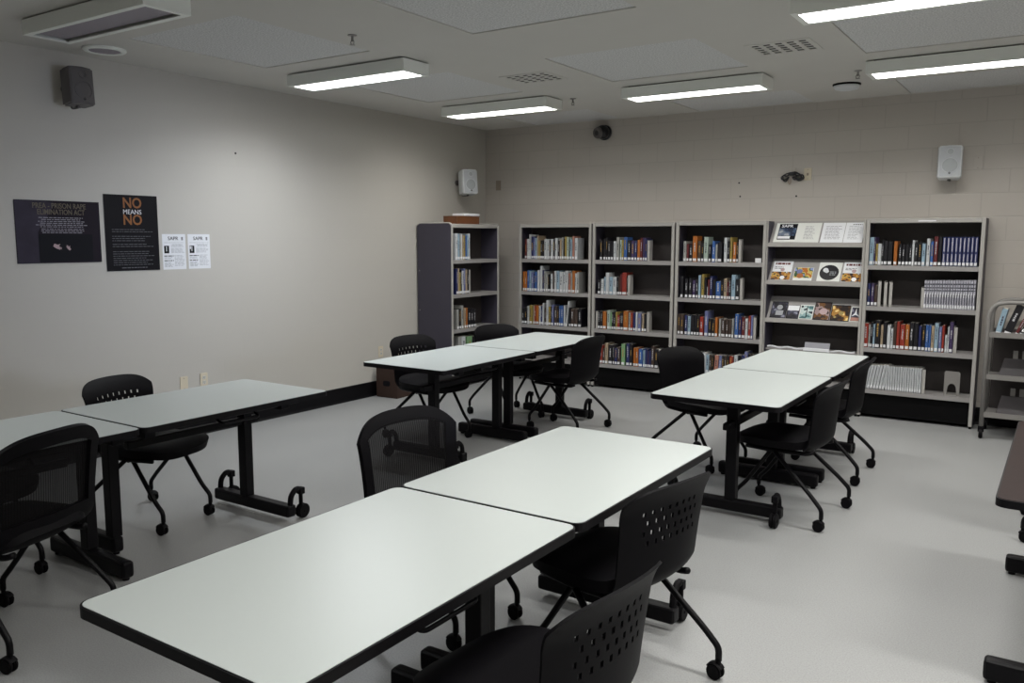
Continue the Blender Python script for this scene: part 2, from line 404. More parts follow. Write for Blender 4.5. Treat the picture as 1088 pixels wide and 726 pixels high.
# vents, disc, dome, sprinklers
def vent(cx, cy, label):
    t = thing('air_vent', label, 'air vent', (cx, cy, H), 0, 'square ceiling vents')
    bm = bmesh.new(); W, D, n = .215, .19, 5
    xs = [-W]; ys = [-D]
    for k in range(n): xs += [-.155+k*.31/(n-1)-.024, -.155+k*.31/(n-1)+.024]; ys += [-.13+k*.26/(n-1)-.019, -.13+k*.26/(n-1)+.019]
    xs.append(W); ys.append(D)
    g = [[bm.verts.new((x, y, -.004)) for y in ys] for x in xs]
    for i in range(len(xs)-1):
        for j in range(len(ys)-1):
            if i % 2 and j % 2: continue
            bm.faces.new((g[i][j], g[i][j+1], g[i+1][j+1], g[i+1][j]))
    bmesh.ops.delete(bm, geom=[v for v in bm.verts if not v.link_faces], context='VERTS')
    bmesh.ops.solidify(bm, geom=bm.faces[:], thickness=.0035); bmesh.ops.recalc_face_normals(bm, faces=bm.faces[:])
    obj('grille', bm, 'ceil', t)
    bm = bmesh.new()
    box(bm, -.183, -.153, .08, .183, .153, .09); box(bm, -.184, -.154, .002, -.180, .154, .08); box(bm, .180, -.154, .002, .184, .154, .08); box(bm, -.180, -.154, .002, .180, -.150, .08); box(bm, -.180, .150, .002, .180, .154, .08)
    obj('duct_shade_liner', bm, 'kick', t)  # black liner stands in for the shade inside the duct
vent(2.255, -2.49, 'square ceiling vent with punched holes, between the left fixtures and the middle panel')
vent(4.25, -2.49, 'square ceiling vent with punched holes, beside the large right fixture')
def lathe(bm, prof, n=36):
    rings = [[bm.verts.new((r*math.cos(2*PI*k/n), r*math.sin(2*PI*k/n), z)) for k in range(n)] for r, z in prof]
    for a, b in zip(rings, rings[1:]):
        for k in range(n): bm.faces.new((a[k], a[(k+1) % n], b[(k+1) % n], b[k]))
    for r in (rings[0], rings[-1]):
        bm.faces.new(r)
    bmesh.ops.recalc_face_normals(bm, faces=bm.faces[:]); return bm
t = thing('ceiling_speaker', 'round white ceiling speaker with dark grille beside the unlit fixture', 'ceiling speaker', (.335, -4.98, H))
o = obj('trim_ring', lathe(bmesh.new(), [(.10, -.001), (.138, -.001), (.138, -.012), (.130, -.018), (.105, -.018), (.10, -.010)]), 'fix', t); auto_smooth(o)
obj('speaker_grille', cyl(bmesh.new(), (0, 0, -.008), (0, 0, 1), .1, .012, 36), 'lensoff', t)
t = thing('smoke_detector', 'round white ceiling detector near the back wall, above the magazine display', 'smoke detector', (4.30, -.83, H))
o = obj('base', lathe(bmesh.new(), [(.05, -.001), (.112, -.001), (.112, -.010), (.106, -.016), (.05, -.016)]), 'kick', t); auto_smooth(o)
o = obj('cover', lathe(bmesh.new(), [(.02, -.014), (.104, -.014), (.104, -.026), (.09, -.042), (.06, -.050), (.02, -.053)]), 'spk', t); auto_smooth(o)
for x, y, lab in [(2.05, -4.34, 'small steel sprinkler head beside the lit fixture near the left wall'), (2.02, -1.44, 'small steel sprinkler head at the end of the far corner fixture'), (4.50, -1.38, 'small steel sprinkler head by the round ceiling detector')]:
    t = thing('ceiling_sprinkler', lab, 'sprinkler', (x, y, H), 0, 'ceiling sprinkler heads')
    o = obj('escutcheon', lathe(bmesh.new(), [(.006, -.001), (.030, -.001), (.028, -.006), (.010, -.010)], 20), 'chrome', t)
    bm = bmesh.new(); cyl(bm, (0, 0, -.024), (0, 0, 1), .008, .035, 10)
    for s in (-1, 1): tube(bm, [(s*.006, 0, -.030), (s*.016, 0, -.045), (s*.004, 0, -.060)], .003, 6)
    cyl(bm, (0, 0, -.062), (0, 0, 1), .018, .003, 16)
    obj('deflector', bm, 'chrome', t)

# dome camera on the back wall
t = thing('security_camera', 'round black camera on the back wall just under the ceiling', 'security camera', (1.61, 0, 2.785))
o = obj('wall_base', xform(lathe(bmesh.new(), [(.03, .001), (.082, .001), (.082, .02), (.07, .03), (.03, .03)]), Matrix.Rotation(PI/2, 4, 'X')), 'black', t); auto_smooth(o)
bm = bmesh.new(); bmesh.ops.create_uvsphere(bm, u_segments=28, v_segments=18, radius=.076, matrix=Matrix.Translation((0, -.062, 0)))
obj('ball', bm, 'black', t, True)
rt = Matrix.Translation((-.012, -.078, -.006)) @ Vector((-.32, -.9, -.12)).to_track_quat('Z', 'Y').to_matrix().to_4x4()
o = obj('eye_ring', xform(lathe(bmesh.new(), [(.040, .030), (.060, .030), (.062, .050), (.052, .068), (.040, .066)]), rt), 'spkg', t); auto_smooth(o)
o = obj('camera_lens', xform(lathe(bmesh.new(), [(.012, .050), (.039, .050), (.039, .062), (.02, .070), (.012, .071)]), rt), 'black', t); auto_smooth(o)

# loudspeakers
def speaker(name, label, pos, rz, tilt, body, grille, wall_dir, small=1.0):
    t = thing(name, label, 'speaker', pos, 0, 'wall loudspeakers')
    w, h, d = .095*small, .137*small, .075*small
    # local frame: front faces -Y before turning
    mtx = Matrix.Rotation(rz, 4, 'Z') @ Matrix.Rotation(tilt, 4, 'X')
    pl = [(-w, -d+.022), (-w*.93, -d+.006), (-w*.6, -d-.006), (0, -d-.010), (w*.6, -d-.006), (w*.93, -d+.006), (w, -d+.022), (w*.86, d), (-w*.86, d)]
    bm = prism(bmesh.new(), pl, -h, h)
    bmesh.ops.bevel(bm, geom=[e for e in bm.edges if abs(abs((e.verts[0].co.z+e.verts[1].co.z)/2)-h) < .001], offset=.010, segments=3, affect='EDGES')
    o = obj('cabinet', xform(bm, mtx), body, t); auto_smooth(o, 30)
    def fr(x): return -d-.010+.016*(abs(x)/w)**2
    gw, gh = w*.84, h*.90
    bm = shell(16, 16, lambda u, v: (u*gw*(1-.04*(2*v-1)**8), fr(u*gw)-.003, -gh+2*gh*v), None, .004)
    o = obj('grille', xform(bm, mtx), grille, t); auto_smooth(o)
    for nm, cz, r in (('woofer_ring', -.035*small, .062*small), ('tweeter_ring', .082*small, .026*small)):
        bm = bmesh.new(); pts = [(r*math.cos(a*PI/16), fr(r*math.cos(a*PI/16))-.0055, cz+r*math.sin(a*PI/16)) for a in range(33)]
        tube(bm, pts, .0022, 6, False)
        rg = obj(nm, xform(bm, mtx), 'spkg' if body == 'spkg' else 'spk', t)
        obj('cone', xform(xform(shell(10, 10, lambda u, v: ((r*.96*u*math.sqrt(1-.5*(2*v-1)**2)), fr(r*u)-.0048, cz+r*.96*(2*v-1)*math.sqrt(1-.5*u*u)), None, 0), Matrix.Identity(4)), mtx), 'spkg' if body == 'spkg' else 'cone', rg)
    obj('badge', xform(shift(xform(B(-.008, -.002, -.008, .008, .002, .008), Matrix.Rotation(PI/4, 4, 'Y')), .0, -d-.015, -gh+.022), mtx), 'black', t)
    # bracket to the wall
    wx, wy = wall_dir
    bm = bmesh.new()
    tube(bm, smooth_path([Vector((wx*.03, wy*.03, h+.012)), Vector((wx*.09, wy*.09, h+.012)), Vector((wx*.135, wy*.135, 0)), Vector((wx*.09, wy*.09, -h-.012)), Vector((wx*.03, wy*.03, -h-.012))]), .006, 8)
    cyl(bm, (0, 0, h+.006), (0, 0, 1), .014, .016, 12); cyl(bm, (0, 0, -h-.006), (0, 0, 1), .014, .016, 12)
    tube(bm, [(0, 0, h+.012), (wx*.03, wy*.03, h+.012)], .006, 8); tube(bm, [(0, 0, -h-.012), (wx*.03, wy*.03, -h-.012)], .006, 8)
    cyl(bm, (wx*.150, wy*.150, 0), (wx, wy, 0), .03, .022, 16)
    obj('bracket', bm, 'spkg', t)
speaker('wall_speaker', 'white loudspeaker on the back wall above the rightmost bookcase', (5.035, -.162, 2.285), math.radians(6), math.radians(-7), 'spk', 'grille', (0, 1))
speaker('wall_speaker', 'white loudspeaker on the left wall above the purple bookcase and wooden box', (.162, -.58, 2.265), math.radians(62), math.radians(-6), 'spk', 'grille', (-1, 0))
speaker('wall_speaker', 'dark grey loudspeaker high on the left wall above the posters', (.162, -5.09, 2.665), math.radians(88), math.radians(-4), 'spkg', 'spkg', (-1, 0), .92)

# wall plates
def plate(name, label, side, a, z, m, kind):
    org = (0, a, z) if side == 'left' else (a, 0, z)
    t = thing(name, label, 'outlet' if kind == 'outlet' else 'wall plate', mtx=wall_frame(org, side))
    obj('cover_plate', box(bmesh.new(), -.036, -.058, 0.0005, .036, .058, .006, .003, 2), m, t)
    if kind == 'outlet':
        for dz in (-.020, .020):
            r = obj('receptacle', prism(bmesh.new(), rrect(-.017, dz-.014, .017, dz+.014, .008), .004, .0085), 'platew', t)
            bm = bmesh.new()
            for dx in (-.006, .006): box(bm, dx-.0014, dz-.002, .008, dx+.0014, dz+.007, .0092)
            cyl(bm, (0, dz-.008, .0086), (0, 0, 1), .0028, .0012, 10)
            obj('slots', bm, 'ink', r)
    else:
        bm = bmesh.new()
        for dz in (-.042, .042): cyl(bm, (0, dz, .006), (0, 0, 1), .004, .003, 10)
        if kind == 'jack': box(bm, -.010, -.012, .005, .010, .012, .008, .002, 1)
        obj('screws', bm, 'plated', t)
plate('wall_plate', 'blank ivory plate on the left wall behind the left tables, beside an outlet', 'left', -4.255, .45, 'plate', 'blank')
plate('wall_outlet', 'white double outlet on the left wall behind the left tables', 'left', -4.065, .455, 'plate', 'outlet')
plate('wall_outlet', 'white double outlet low on the left wall near the far chair', 'left', -1.905, .45, 'plate', 'outlet')
plate('wall_plate', 'blank ivory plate low on the left wall by the purple bookcase', 'left', -1.66, .44, 'plate', 'blank')
plate('wall_plate', 'tan plate on the back wall in the corner beside the white speaker', 'back', .19, 2.26, 'plated', 'blank')
plate('wall_plate', 'tan plate on the back wall just right of the hanging black cables', 'back', 3.80, 2.25, 'plate', 'jack')
plate('wall_plate', 'painted plate on the back wall half behind the right speaker', 'back', 5.235, 2.29, 'wallb', 'blank')
t = thing('cable_bundle', 'tangled black cables hanging from a small white plate on the back wall', 'cable', mtx=wall_frame((3.655, 0, 2.24), 'back'))
obj('wall_box', box(bmesh.new(), -.028, .005, .0005, .036, .075, .012, .004, 2), 'wallb', t)
rr = random.Random(3)
for k in range(6):
    pts = [(.0+rr.uniform(-.015, .015), .03, .02)]
    sx = [-.10, -.085, .04, .08, .105, .09][k]
    pts += [(sx*.5, .012+rr.uniform(-.02, .03), .035), (sx, rr.uniform(-.03, .02), .03), (sx*1.05+.01, -.035+rr.uniform(-.02, .02), .03), (sx*.6, -.045+rr.uniform(-.02, .02), .03), (sx*.25, -.01, .035)]
    obj('cable', tube(bmesh.new(), smooth_path(pts, 5), .0068, 6), 'black', t, True)
obj('cable_tie', box(bmesh.new(), -.022, .0, .012, .026, .034, .048, .008, 2), 'black', t)
obj('hanging_plug', tube(bmesh.new(), smooth_path([(-.03, -.02, .02), (-.034, -.055, .02), (-.022, -.085, .02), (-.008, -.06, .02), (-.012, -.03, .02)]), .005, 6), 'cordl', t, True)
for x, z, lab in [(3.13, 2.19, 'small dark screw hole in the back wall, upper of the two by the third bookcase'), (3.145, 2.055, 'small dark screw hole in the back wall, lower of the two by the third bookcase'), (3.70, 2.045, 'small dark screw hole in the back wall below the black cables')]:
    t = tag(obj('wall_anchor', cyl(bmesh.new(), (x, -.003, z), (0, 1, 0), .009, .005, 12, bev=.0015), 'black'), lab, 'wall anchor')

tag(obj('wall_anchor', cyl(bmesh.new(), (.003, -3.658, 2.345), (1, 0, 0), .009, .005, 12, bev=.0015), 'black'), 'small dark screw hole in the left wall, above and right of the white notices', 'wall anchor')
# ------------------------------------------------------------------ posters
def rows(bm, x0, x1, y, n, dy, h, rnd, center=True, z=.0055, fill=.9):
    """lines of small print, broken into words"""
    for k in range(n):
        L = (x1-x0)*(rnd.uniform(.72, 1) if n > 1 else 1); s = (x0+x1-L)/2 if center else x0
        x = s
        while x < s+L-.006:
            w = min(rnd.uniform(.010, .038), s+L-x)
            yy = y-k*dy
            f = [bm.verts.new(p) for p in ((x, yy-h/2, z), (x+w, yy-h/2, z), (x+w, yy+h/2, z), (x, yy+h/2, z))]; bm.faces.new(f)
            x += w+.006
    return bm
rn = random.Random(11)
W, Hh = .598, .435
t = thing('poster', 'wide dark purple poster with gold heading on the left wall, leftmost', 'poster', mtx=wall_frame((0, -5.192, 1.672), 'left'))
obj('board', box(bmesh.new(), -W/2, -Hh/2, .0006, W/2, Hh/2, .005), 'posterp', t)
bm = bmesh.new()
f = [bm.verts.new((x, y, .0052)) for x, y in ((-W/2+.004, -Hh/2+.004), (-.15, -Hh/2+.004), (-.15, .0), (-.02, .20), (-.10, Hh/2-.004), (-W/2+.004, Hh/2-.004))]; bm.faces.new(f)
obj('light_beam', bm, 'beam', t)
obj('heading_upper', shift(text_bm('PREA - PRISON RAPE', .052, bold=.0006, width=.375), .010, .180, .0056), 'gold', t)
obj('heading_lower', shift(text_bm('ELIMINATION ACT', .052, bold=.0006, width=.335), .020, .137, .0056), 'gold', t)
bm = bmesh.new(); rows(bm, -.17, .20, .099, 2, .013, .0055, rn); rows(bm, -.17, .21, .073, 4, .0125, .0055, rn); rows(bm, -.17, .22, .020, 3, .0125, .0055, rn)
obj('small_print', bm, 'tl', t)
obj('picture_panel', B(-.150, -.205, .0052, .235, -.015, .0060), 'ink', t)
def hand(bm, x, y, s, a, flip):
    pts = [(-1.3, -.45), (-.2, -.6), (.4, -.5), (.95, -.42), (.98, -.22), (.5, -.18), (1.25, -.12), (1.27, .08), (.5, .08), (1.2, .22), (1.18, .38), (.4, .32), (.1, .62), (.35, .95), (.15, 1.05), (-.25, .6), (-1.3, .4)]
    vs = []
    for px, py in pts:
        if flip: px = -px
        vs.append(bm.verts.new((x+s*(px*math.cos(a)-py*math.sin(a)), y+s*(px*math.sin(a)+py*math.cos(a)), .0064)))
    bm.faces.new(vs)
bm = bmesh.new(); hand(bm, -.02, -.105, .024, -.5, False); hand(bm, .055, -.110, .016, -.9, True); obj('hands_picture', bm, 'skin', t)
W, Hh = .435, .570
t = thing('poster', 'tall black poster with large orange and white words on the left wall', 'poster', mtx=wall_frame((0, -4.638, 1.668), 'left'))
obj('board', box(bmesh.new(), -W/2, -Hh/2, .0006, W/2, Hh/2, .005), 'poster', t)
obj('orange_word', shift(text_bm('NO', .108, bold=.002, width=.150), .008, .222, .0056), 'orange', t)
obj('white_word', shift(text_bm('MEANS', .050, bold=0, width=.148), .006, .157, .0056), 'tw', t)
obj('orange_word', shift(text_bm('NO', .108, bold=.002, width=.150), .006, .096, .0056), 'orange', t)
bm = bmesh.new()
for y, n in ((.026, 2), (-.025, 3), (-.085, 2), (-.14, 7)): rows(bm, -.165, .18, y, n, .0165, .0045, rn, False)
rows(bm, -.10, .11, -.262, 1, .01, .007, rn)
obj('small_print', bm, 'tg', t)
for cy, lab, nf in ((-4.285, 'white SAPR notice beside the black poster, left of the pair', 0), (-4.055, 'white SAPR notice on the left wall, right of the pair', 1)):
    t = thing('notice', lab, 'notice', mtx=wall_frame((0, cy, 1.522), 'left'), group='white notices on the left wall')
    obj('sheet', B(-.104, -.140, .0006, .104, .140, .0016), 'paper', t)
    obj('heading', shift(text_bm('SAPR', .040, bold=.0002, width=.092), -.008, .104, .0020), 'ink', t)
    bm = bmesh.new()
    for k in range(3): box(bm, .066, .092+.009*k, .0017, .082, .098+.009*k, .0021)
    obj('emblem', bm, 'ink', t)
    obj('photo_block', B(-.090, -.012, .0017, -.046, .048, .0022), 'ink', t)
    bm = bmesh.new(); box(bm, -.072, .004, .0022, -.066, .030, .0025); cyl(bm, (-.069, .036, .0024), (0, 0, 1), .005, .0004, 10)
    if nf: box(bm, -.088, .02, .0022, -.078, .044, .0025)
    obj('photo_figure', bm, 'paper', t)
    bm = bmesh.new(); rows(bm, -.03, .09, .058, 3, .008, .0035, rn, z=.0021); rows(bm, -.03, .09, .026, 5, .008, .003, rn, False, z=.0021); rows(bm, -.09, .09, .072, 1, .008, .0025, rn, z=.0021)
    rows(bm, .0, .09, -.03, 9, .010, .0032, rn, False, z=.0021); rows(bm, -.09, -.01, -.045, 2, .008, .0032, rn, False, z=.0021); rows(bm, -.09, -.01, -.085, 5, .008, .0032, rn, False, z=.0021)
    obj('small_print', bm, 'inkg', t)
    bm = bmesh.new(); rows(bm, -.092, -.008, -.033, 1, .01, .0065, rn, z=.0021); rows(bm, -.092, -.008, -.070, 1, .01, .0065, rn, z=.0021)
    obj('bold_print', bm, 'ink', t)
# ------------------------------------------------------------------ flip-top tables
TL, TW = 1.196, .762          # length along y, width along x
def make_table(label, group, top='white', L=TL, W=TW, col=0.0, ins=(.27, .08), out=(1, 1), feet=((-.335, .335, 1), (-.335, .335, 0)), name='flip_top_table'):
    """origin on the floor under the middle; col = how far the columns stand off the middle"""
    t = thing(name, label, 'table', (0, 0, 0), 0, group)
    e = .006
    tp = obj('tabletop', prism(bmesh.new(), rrect(-W/2+e, -L/2+e, W/2-e, L/2-e, .034), T-.027, T), top, t)
    bm = prism(bmesh.new(), rrect(-W/2, -L/2, W/2, L/2, .04), T-.030, T-.0015)
    bmesh.ops.bevel(bm, geom=[x for x in bm.edges if len(x.link_faces) == 2 and x.calc_face_angle(0) > 1.2], offset=.004, segments=2, affect='EDGES')
    obj('edge_band', bm, 'edge', tp)
    for s in (-1, 1):
        y = s*(L/2-ins[0 if s > 0 else 1]); od = s*out[0 if s > 0 else 1]
        obj('leg', box(bmesh.new(), col-.033, y-.028, .095, col+.033, y+.028, T-.075, .005, 2), 'bmetal', t)
        bm = box(bmesh.new(), -W*.40, y-.03, T-.075, W*.40, y+.03, T-.030, .006, 2)
        obj('top_bracket', bm, 'bmetal', t)
        fx0, fx1, wheels = feet[0 if s > 0 else 1]
        if not wheels:
            ft = obj('foot', box(bmesh.new(), fx0, y-.030, .012, fx1, y+.030, .095, .020, 3), 'bmetal', t)
            for x in (fx0+.03, fx1-.03): obj('glide', cyl(bmesh.new(), (x, y, .0065), (0, 0, 1), .016, .013, 14), 'rubber', ft)
            continue
        ft = obj('foot', box(bmesh.new(), fx0, y-.033, .030, fx1, y+.033, .098, .016, 3), 'bmetal', t)
        for sx in (-1, 1):
            x = (fx0+.02) if sx < 0 else (fx1-.02); d = od
            bm = bmesh.new()
            arm = smooth_path([(x, y, .070), (x, y+d*.010, .150), (x, y+d*.050, .185), (x, y+d*.090, .170)], 6)
            tube(bm, arm, .016, 8)
            box(bm, x-.018, y+d*.085-.018, .145, x+.018, y+d*.085+.018, .185, .005, 2)
            box(bm, x-.013, y+d*.082-.006, .075, x+.013, y+d*.082+.010, .150, .004, 1)
            cyl(bm, (x-.011, y+d*.095, .043), (1, 0, 0), .043, .017, 24, bev=.005); cyl(bm, (x+.011, y+d*.095, .043), (1, 0, 0), .043, .017, 24, bev=.005)
            cyl(bm, (x, y+d*.095, .043), (1, 0, 0), .008, .046, 10)
            obj('caster', bm, 'rubber', ft)
    obj('stretcher', box(bmesh.new(), col-.020, -L/2+.17, .535, col+.020, L/2-.17, .575, .006, 2), 'bmetal', t)
    for sx in (-1, 1):
        obj('top_rail', box(bmesh.new(), sx*W*.34-.016, -L/2+.14, T-.062, sx*W*.34+.016, L/2-.14, T-.030, .004, 1), 'bmetal', t)
    obj('tilt_handle', tube(bmesh.new(), smooth_path([(W*.36, L*.10, T-.05), (W*.44, L*.10, T-.075), (W*.44, -L*.10, T-.075), (W*.36, -L*.10, T-.05)]), .007, 8), 'bmetal', t, True)
    return t
def place_table(cx, cy, label, group, col, **k):
    t = make_table(label, group, col=col, **k); t.location = (cx, cy, 0); return t
G = 'white flip-top tables'
for cx, joint, c_far, c_near, nf, nn in [
    (4.358, -6.1416, -.055, .04, 'white table of the front pair, the farther one, beside the holed chair', 'large white table nearest the viewer, lower middle'),
    (4.347, -2.735, .03, .03, 'white table of the right pair, farther one, before the magazine display', 'white table of the right pair, nearer one, with black chairs on both sides'),
    (2.093, -2.771, .05, .05, 'white table of the back left pair, farther one, toward the purple bookcase', 'white table of the back left pair, nearer one, above a brown cardboard box'),
    (1.986, -6.118, -.06, .0, 'white table of the left pair by the posters, farther one reaching past the outlets', 'white table at the left edge, cut by the frame, behind the mesh chair')]:
    place_table(cx, joint+.003+TL/2, nf, G, c_far, ins=(.27, .08), out=(1, -1), feet=((-.335, .335, 1), (-.335, (-.02 if cx == 1.986 else .335), 0)))
    place_table(cx, joint-.003-TL/2, nn, G, c_near, ins=(.08, .18 if cx == 1.986 else .30), out=(-1, 1), feet=((-.335, .335, 0), (-.335, .335, 1)))
place_table(6.185, -4.33, 'dark brown topped table at the right edge, cut by the frame', None, 0, top='brown', L=1.52, ins=(.16, .14), feet=((-.385, .385, 0), (-.385, .385, 0)), name='flip_top_table')

# ------------------------------------------------------------------ chairs
def legs_and_base(t, ra=-.31, fa=.225):
    for s in (-1, 1):
        for nm, pts in (('front', [(.02, s*.180, .405), (fa-.057, s*.183, .185), (fa, s*.185, .125), (fa, s*.185, .075)]),
                        ('rear', [(-.01, s*.205, .405), (ra+.057, s*.255, .185), (ra, s*.265, .125), (ra, s*.265, .075)])):
            lg = obj('leg', tube(bmesh.new(), smooth_path(pts, 5), .0125, 10), 'bmetal', t, True)
            x, y, _ = pts[-1]; bm = bmesh.new()
            sx = -1 if nm == 'rear' else 1
            x2 = x-.012*sx
            cyl(bm, (x2, y-.012, .030), (0, 1, 0), .030, .016, 20, bev=.004); cyl(bm, (x2, y+.012, .030), (0, 1, 0), .030, .016, 20, bev=.004)
            cyl(bm, (x2, y, .030), (0, 1, 0), .007, .034, 10)
            tube(bm, [(x, y, .085), (x, y, .055)], .009, 8); 
            hood = [(x2+.033*math.cos(a), y, .030+.033*math.sin(a)) for a in [math.radians(k) for k in range(30, 151, 20)]]
            tube(bm, hood, .012, 8, flat=(1.5, .4))
            obj('caster', bm, 'rubber', lg)
        obj('side_rail', tube(bmesh.new(), smooth_path([(.17, s*.185, .412), (.0, s*.195, .408), (-.190, s*.185, .412), (-.225, s*.175, .425)], 5), .0125, 10), 'bmetal', t, True)
    obj('crossbar', tube(bmesh.new(), [(.0, -.195, .402), (.0, .195, .402)], .012, 10), 'bmetal', t, True)
def seat_fn(u, v):
    w = 2*v-1
    m = max(abs(u), abs(w))
    if m > 1e-6:
        s = ((abs(u)/m)**3.4+(abs(w)/m)**3.4)**(-1/3.4); u *= s; w *= s
    y = .245*u; x = .0+.250*w
    z = .452 - .014*(1-u*u)*(1-w*w) - (.040*((w-.45)/.55)**2 if w > .45 else 0) + (.022*((-w-.6)/.4)**2 if w < -.6 else 0) - .018*abs(u)**5
    return (x, y, z)
def back_fn(u, v, hw=.250, z0=.425, z1=.828, drop=.050, p=6, flare=.048):
    zt = z1 - .016*u*u - drop*abs(u)**p
    zb = z0 + .02*abs(u)**4
    z = zb+(zt-zb)*v
    k = (z-z0)/(z1-z0)
    w = hw*(.93+.05*min(1, k*1.25)+.04*k*k - .03*math.sin(PI*min(1, k)))
    fl = max(0, (k-.70)/.30); lo = max(0, (.16-k)/.16)
    x = -.248 - .030*k - flare*fl*fl + .050*lo*lo + .050*u*u*(1-.30*k)
    return (x, w*u, z)
def make_chair(label, kind, group):
    t = thing('nesting_chair', label, 'chair', (0, 0, 0), 0, group)
    o = obj('seat', shell(18, 18, seat_fn, None, .046), 'plastic', t); auto_smooth(o, 50)
    if kind == 'holed':
        nu, nv = 72, 44
        def hole(i, j):
            u = -1+2*(i+.5)/nu
            r = (j-19)//4
            if abs(u) > .66 or j < 19 or r > 3: return False
            return (j-19) % 4 in (1, 2) and (i+(3 if r % 2 else 0)) % 6 in (0, 1)
        o = obj('backrest', shell(nu, nv, back_fn, hole, .008), 'plastic', t); auto_smooth(o, 60)
    elif kind == 'solid':
        o = obj('backrest', shell(28, 24, back_fn, None, .011), 'plastic', t); auto_smooth(o, 60)
    else:
        f = lambda u, v: tuple(a+b for a, b in zip(back_fn(u, v, .285, .43, .885, .085, 4, .03), (.03, 0, 0)))
        nu, nv = 40, 30
        inner = lambda i, j: (4 <= i < 36 and 7 <= j < 26)
        o = obj('back_frame', shell(nu, nv, f, inner, .018), 'plastic', t); auto_smooth(o, 60)
        o = obj('mesh_panel', shell(32, 19, lambda u, v: f(u*.82, (6.5+v*20)/30), None, 0), 'cloth', o); auto_smooth(o, 60)
    legs_and_base(t, *((-.27, .26) if kind == 'mesh' else (-.31, .225)))
    return t
GH, GS, GM = 'black chairs with holed backs', 'black chairs at the tables', 'black mesh-back chairs'
P = {}
def chair(kind, x, y, deg, label):
    g = {'holed': GH, 'solid': GS, 'mesh': GM}[kind]
    if kind not in P:
        P[kind] = make_chair(label, kind, g); P[kind].location = (x, y, 0); P[kind].rotation_euler = (0, 0, math.radians(deg)); return P[kind]
    return dup(P[kind], (x, y, 0), math.radians(deg), label, g)
CHAIRS = [
    ('holed', 1.64, -5.60, 12, 'black chair with slotted back behind the left table, facing the viewer'),
    ('holed', 1.69, -6.60, 8, 'black chair at the left edge behind the left table, mostly cut off'),
    ('holed', 1.69, -3.11, -8, 'black chair with slotted back between the far outlet and the back left tables'),
    ('holed', 4.62, -5.695, 168, 'black chair with holed back pushed under the front tables, right side'),
    ('holed', 4.832, -6.605, 175, 'black chair in the foreground at bottom centre, back to the viewer'),
    ('mesh', 3.80, -5.65, -8, 'black mesh-back chair on the left side of the front tables'),
    ('mesh', 2.41, -6.77, 197, 'black mesh-back chair in the left foreground, seen from behind'),
    ('solid', 2.39, -2.21, 178, 'black chair at the end of the back left tables, before the second bookcase'),
    ('solid', 1.75, -2.05, -22, 'black chair behind the far end of the back left tables, by the purple bookcase'),
    ('solid', 3.83, -2.63, -20, 'black chair on the left side of the right tables, before the third bookcase'),
    ('solid', 4.61, -3.365, 176, 'black chair on the right side of the right tables, the nearer one'),
    ('solid', 4.57, -2.335, 180, 'black chair on the right side of the right tables, the farther one'),
    ('solid', 6.15, -2.91, 2, 'black chair beyond the dark table at the right edge, only a caster showing'),
]
for c in CHAIRS: chair(*c)

# ------------------------------------------------------------------ bookcases
YF = -.28
LV = [1.40, 1.03, .65, .27]
def bookcase(x0, x1, ztop, label, levels=LV, display=False, pl=.030, pr=.030, foot=True):
    t = thing('bookcase', label, 'bookcase', ((x0+x1)/2, 0, 0), 0, 'tall grey and black bookcases')
    a, b = x0-(x0+x1)/2, x1-(x0+x1)/2
    for s, x, w in ((1, a, pl), (-1, b, pr)):
        sp = obj('side_panel', B(min(x, x+s*.018), YF+.02, .03, max(x, x+s*.018), -.012, ztop-.004), 'side', t)
        bm = box(bmesh.new(), min(x, x+s*w), YF, .02, max(x, x+s*w), YF+.028, ztop, .004, 2)
        obj('front_post', bm, 'post', sp)
        obj('foot_glide', cyl(bmesh.new(), (x+s*w/2, YF+.014, .010), (0, 0, 1), .012, .021, 12), 'rubber', sp)
    obj('back_panel', B(a+.018, -.030, .10, b-.018, -.014, ztop-.01), 'back', t)
    if not display:
        obj('top_panel', box(bmesh.new(), a+pl, YF+.002, ztop-.040, b-pr, -.012, ztop-.002, .003, 1), 'post', t)
        for z in levels:
            bm = box(bmesh.new(), a+.02, YF+.006, z-.020, b-.02, -.030, z); box(bm, a+pl, YF+.003, z-.040, b-pr, YF+.016, z)
            obj('shelf_board', bm, 'shelf', t)
    else:
        for k, z in enumerate(levels):
            # sloping display face with a lip, hinged over a dark storage space
            y0, z0, y1, z1 = YF+.022, z+.004, -.10, z+.215
            bm = bmesh.new()
            q = [(y0, z0), (y1, z1), (y1+.010, z1-.004), (y0+.010, z0-.012)]
            for yy in (1,):
                A = [bm.verts.new((a+.020, y, zz)) for y, zz in q]; Bq = [bm.verts.new((b-.020, y, zz)) for y, zz in q]
                bm.faces.new(A); bm.faces.new(Bq[::-1])
                for i in range(4): bm.faces.new((A[i], Bq[i], Bq[(i+1) % 4], A[(i+1) % 4]))
            bmesh.ops.recalc_face_normals(bm, faces=bm.faces[:])
            sh = obj('display_shelf', bm, 'shelf', t)
            obj('display_lip', box(bmesh.new(), a+pl, YF+.003, z-.028, b-pr, YF+.022, z+.012, .003, 1), 'post', sh)
            obj('storage_shelf', B(a+.02, YF+.05, z-.030, b-.02, -.030, z-.014), 'side', t)
        obj('top_panel', box(bmesh.new(), a+pl, -.112, ztop-.03, b-pr, -.012, ztop-.002, .003, 1), 'post', t)
        bm = box(bmesh.new(), a+.02, YF+.006, .25, b-.02, -.030, .27)
        obj('shelf_board', bm, 'shelf', t)
    obj('kick_plate', B(a+.02, YF+.035, .030, b-.02, YF+.05, .245), 'kick', t)
    return t
bookcase(.665, 1.605, 1.795, 'tall bookcase on the back wall, leftmost, full of white and blue books')
bookcase(1.622, 2.566, 1.800, 'tall bookcase on the back wall, second from the left, half-empty middle shelves')
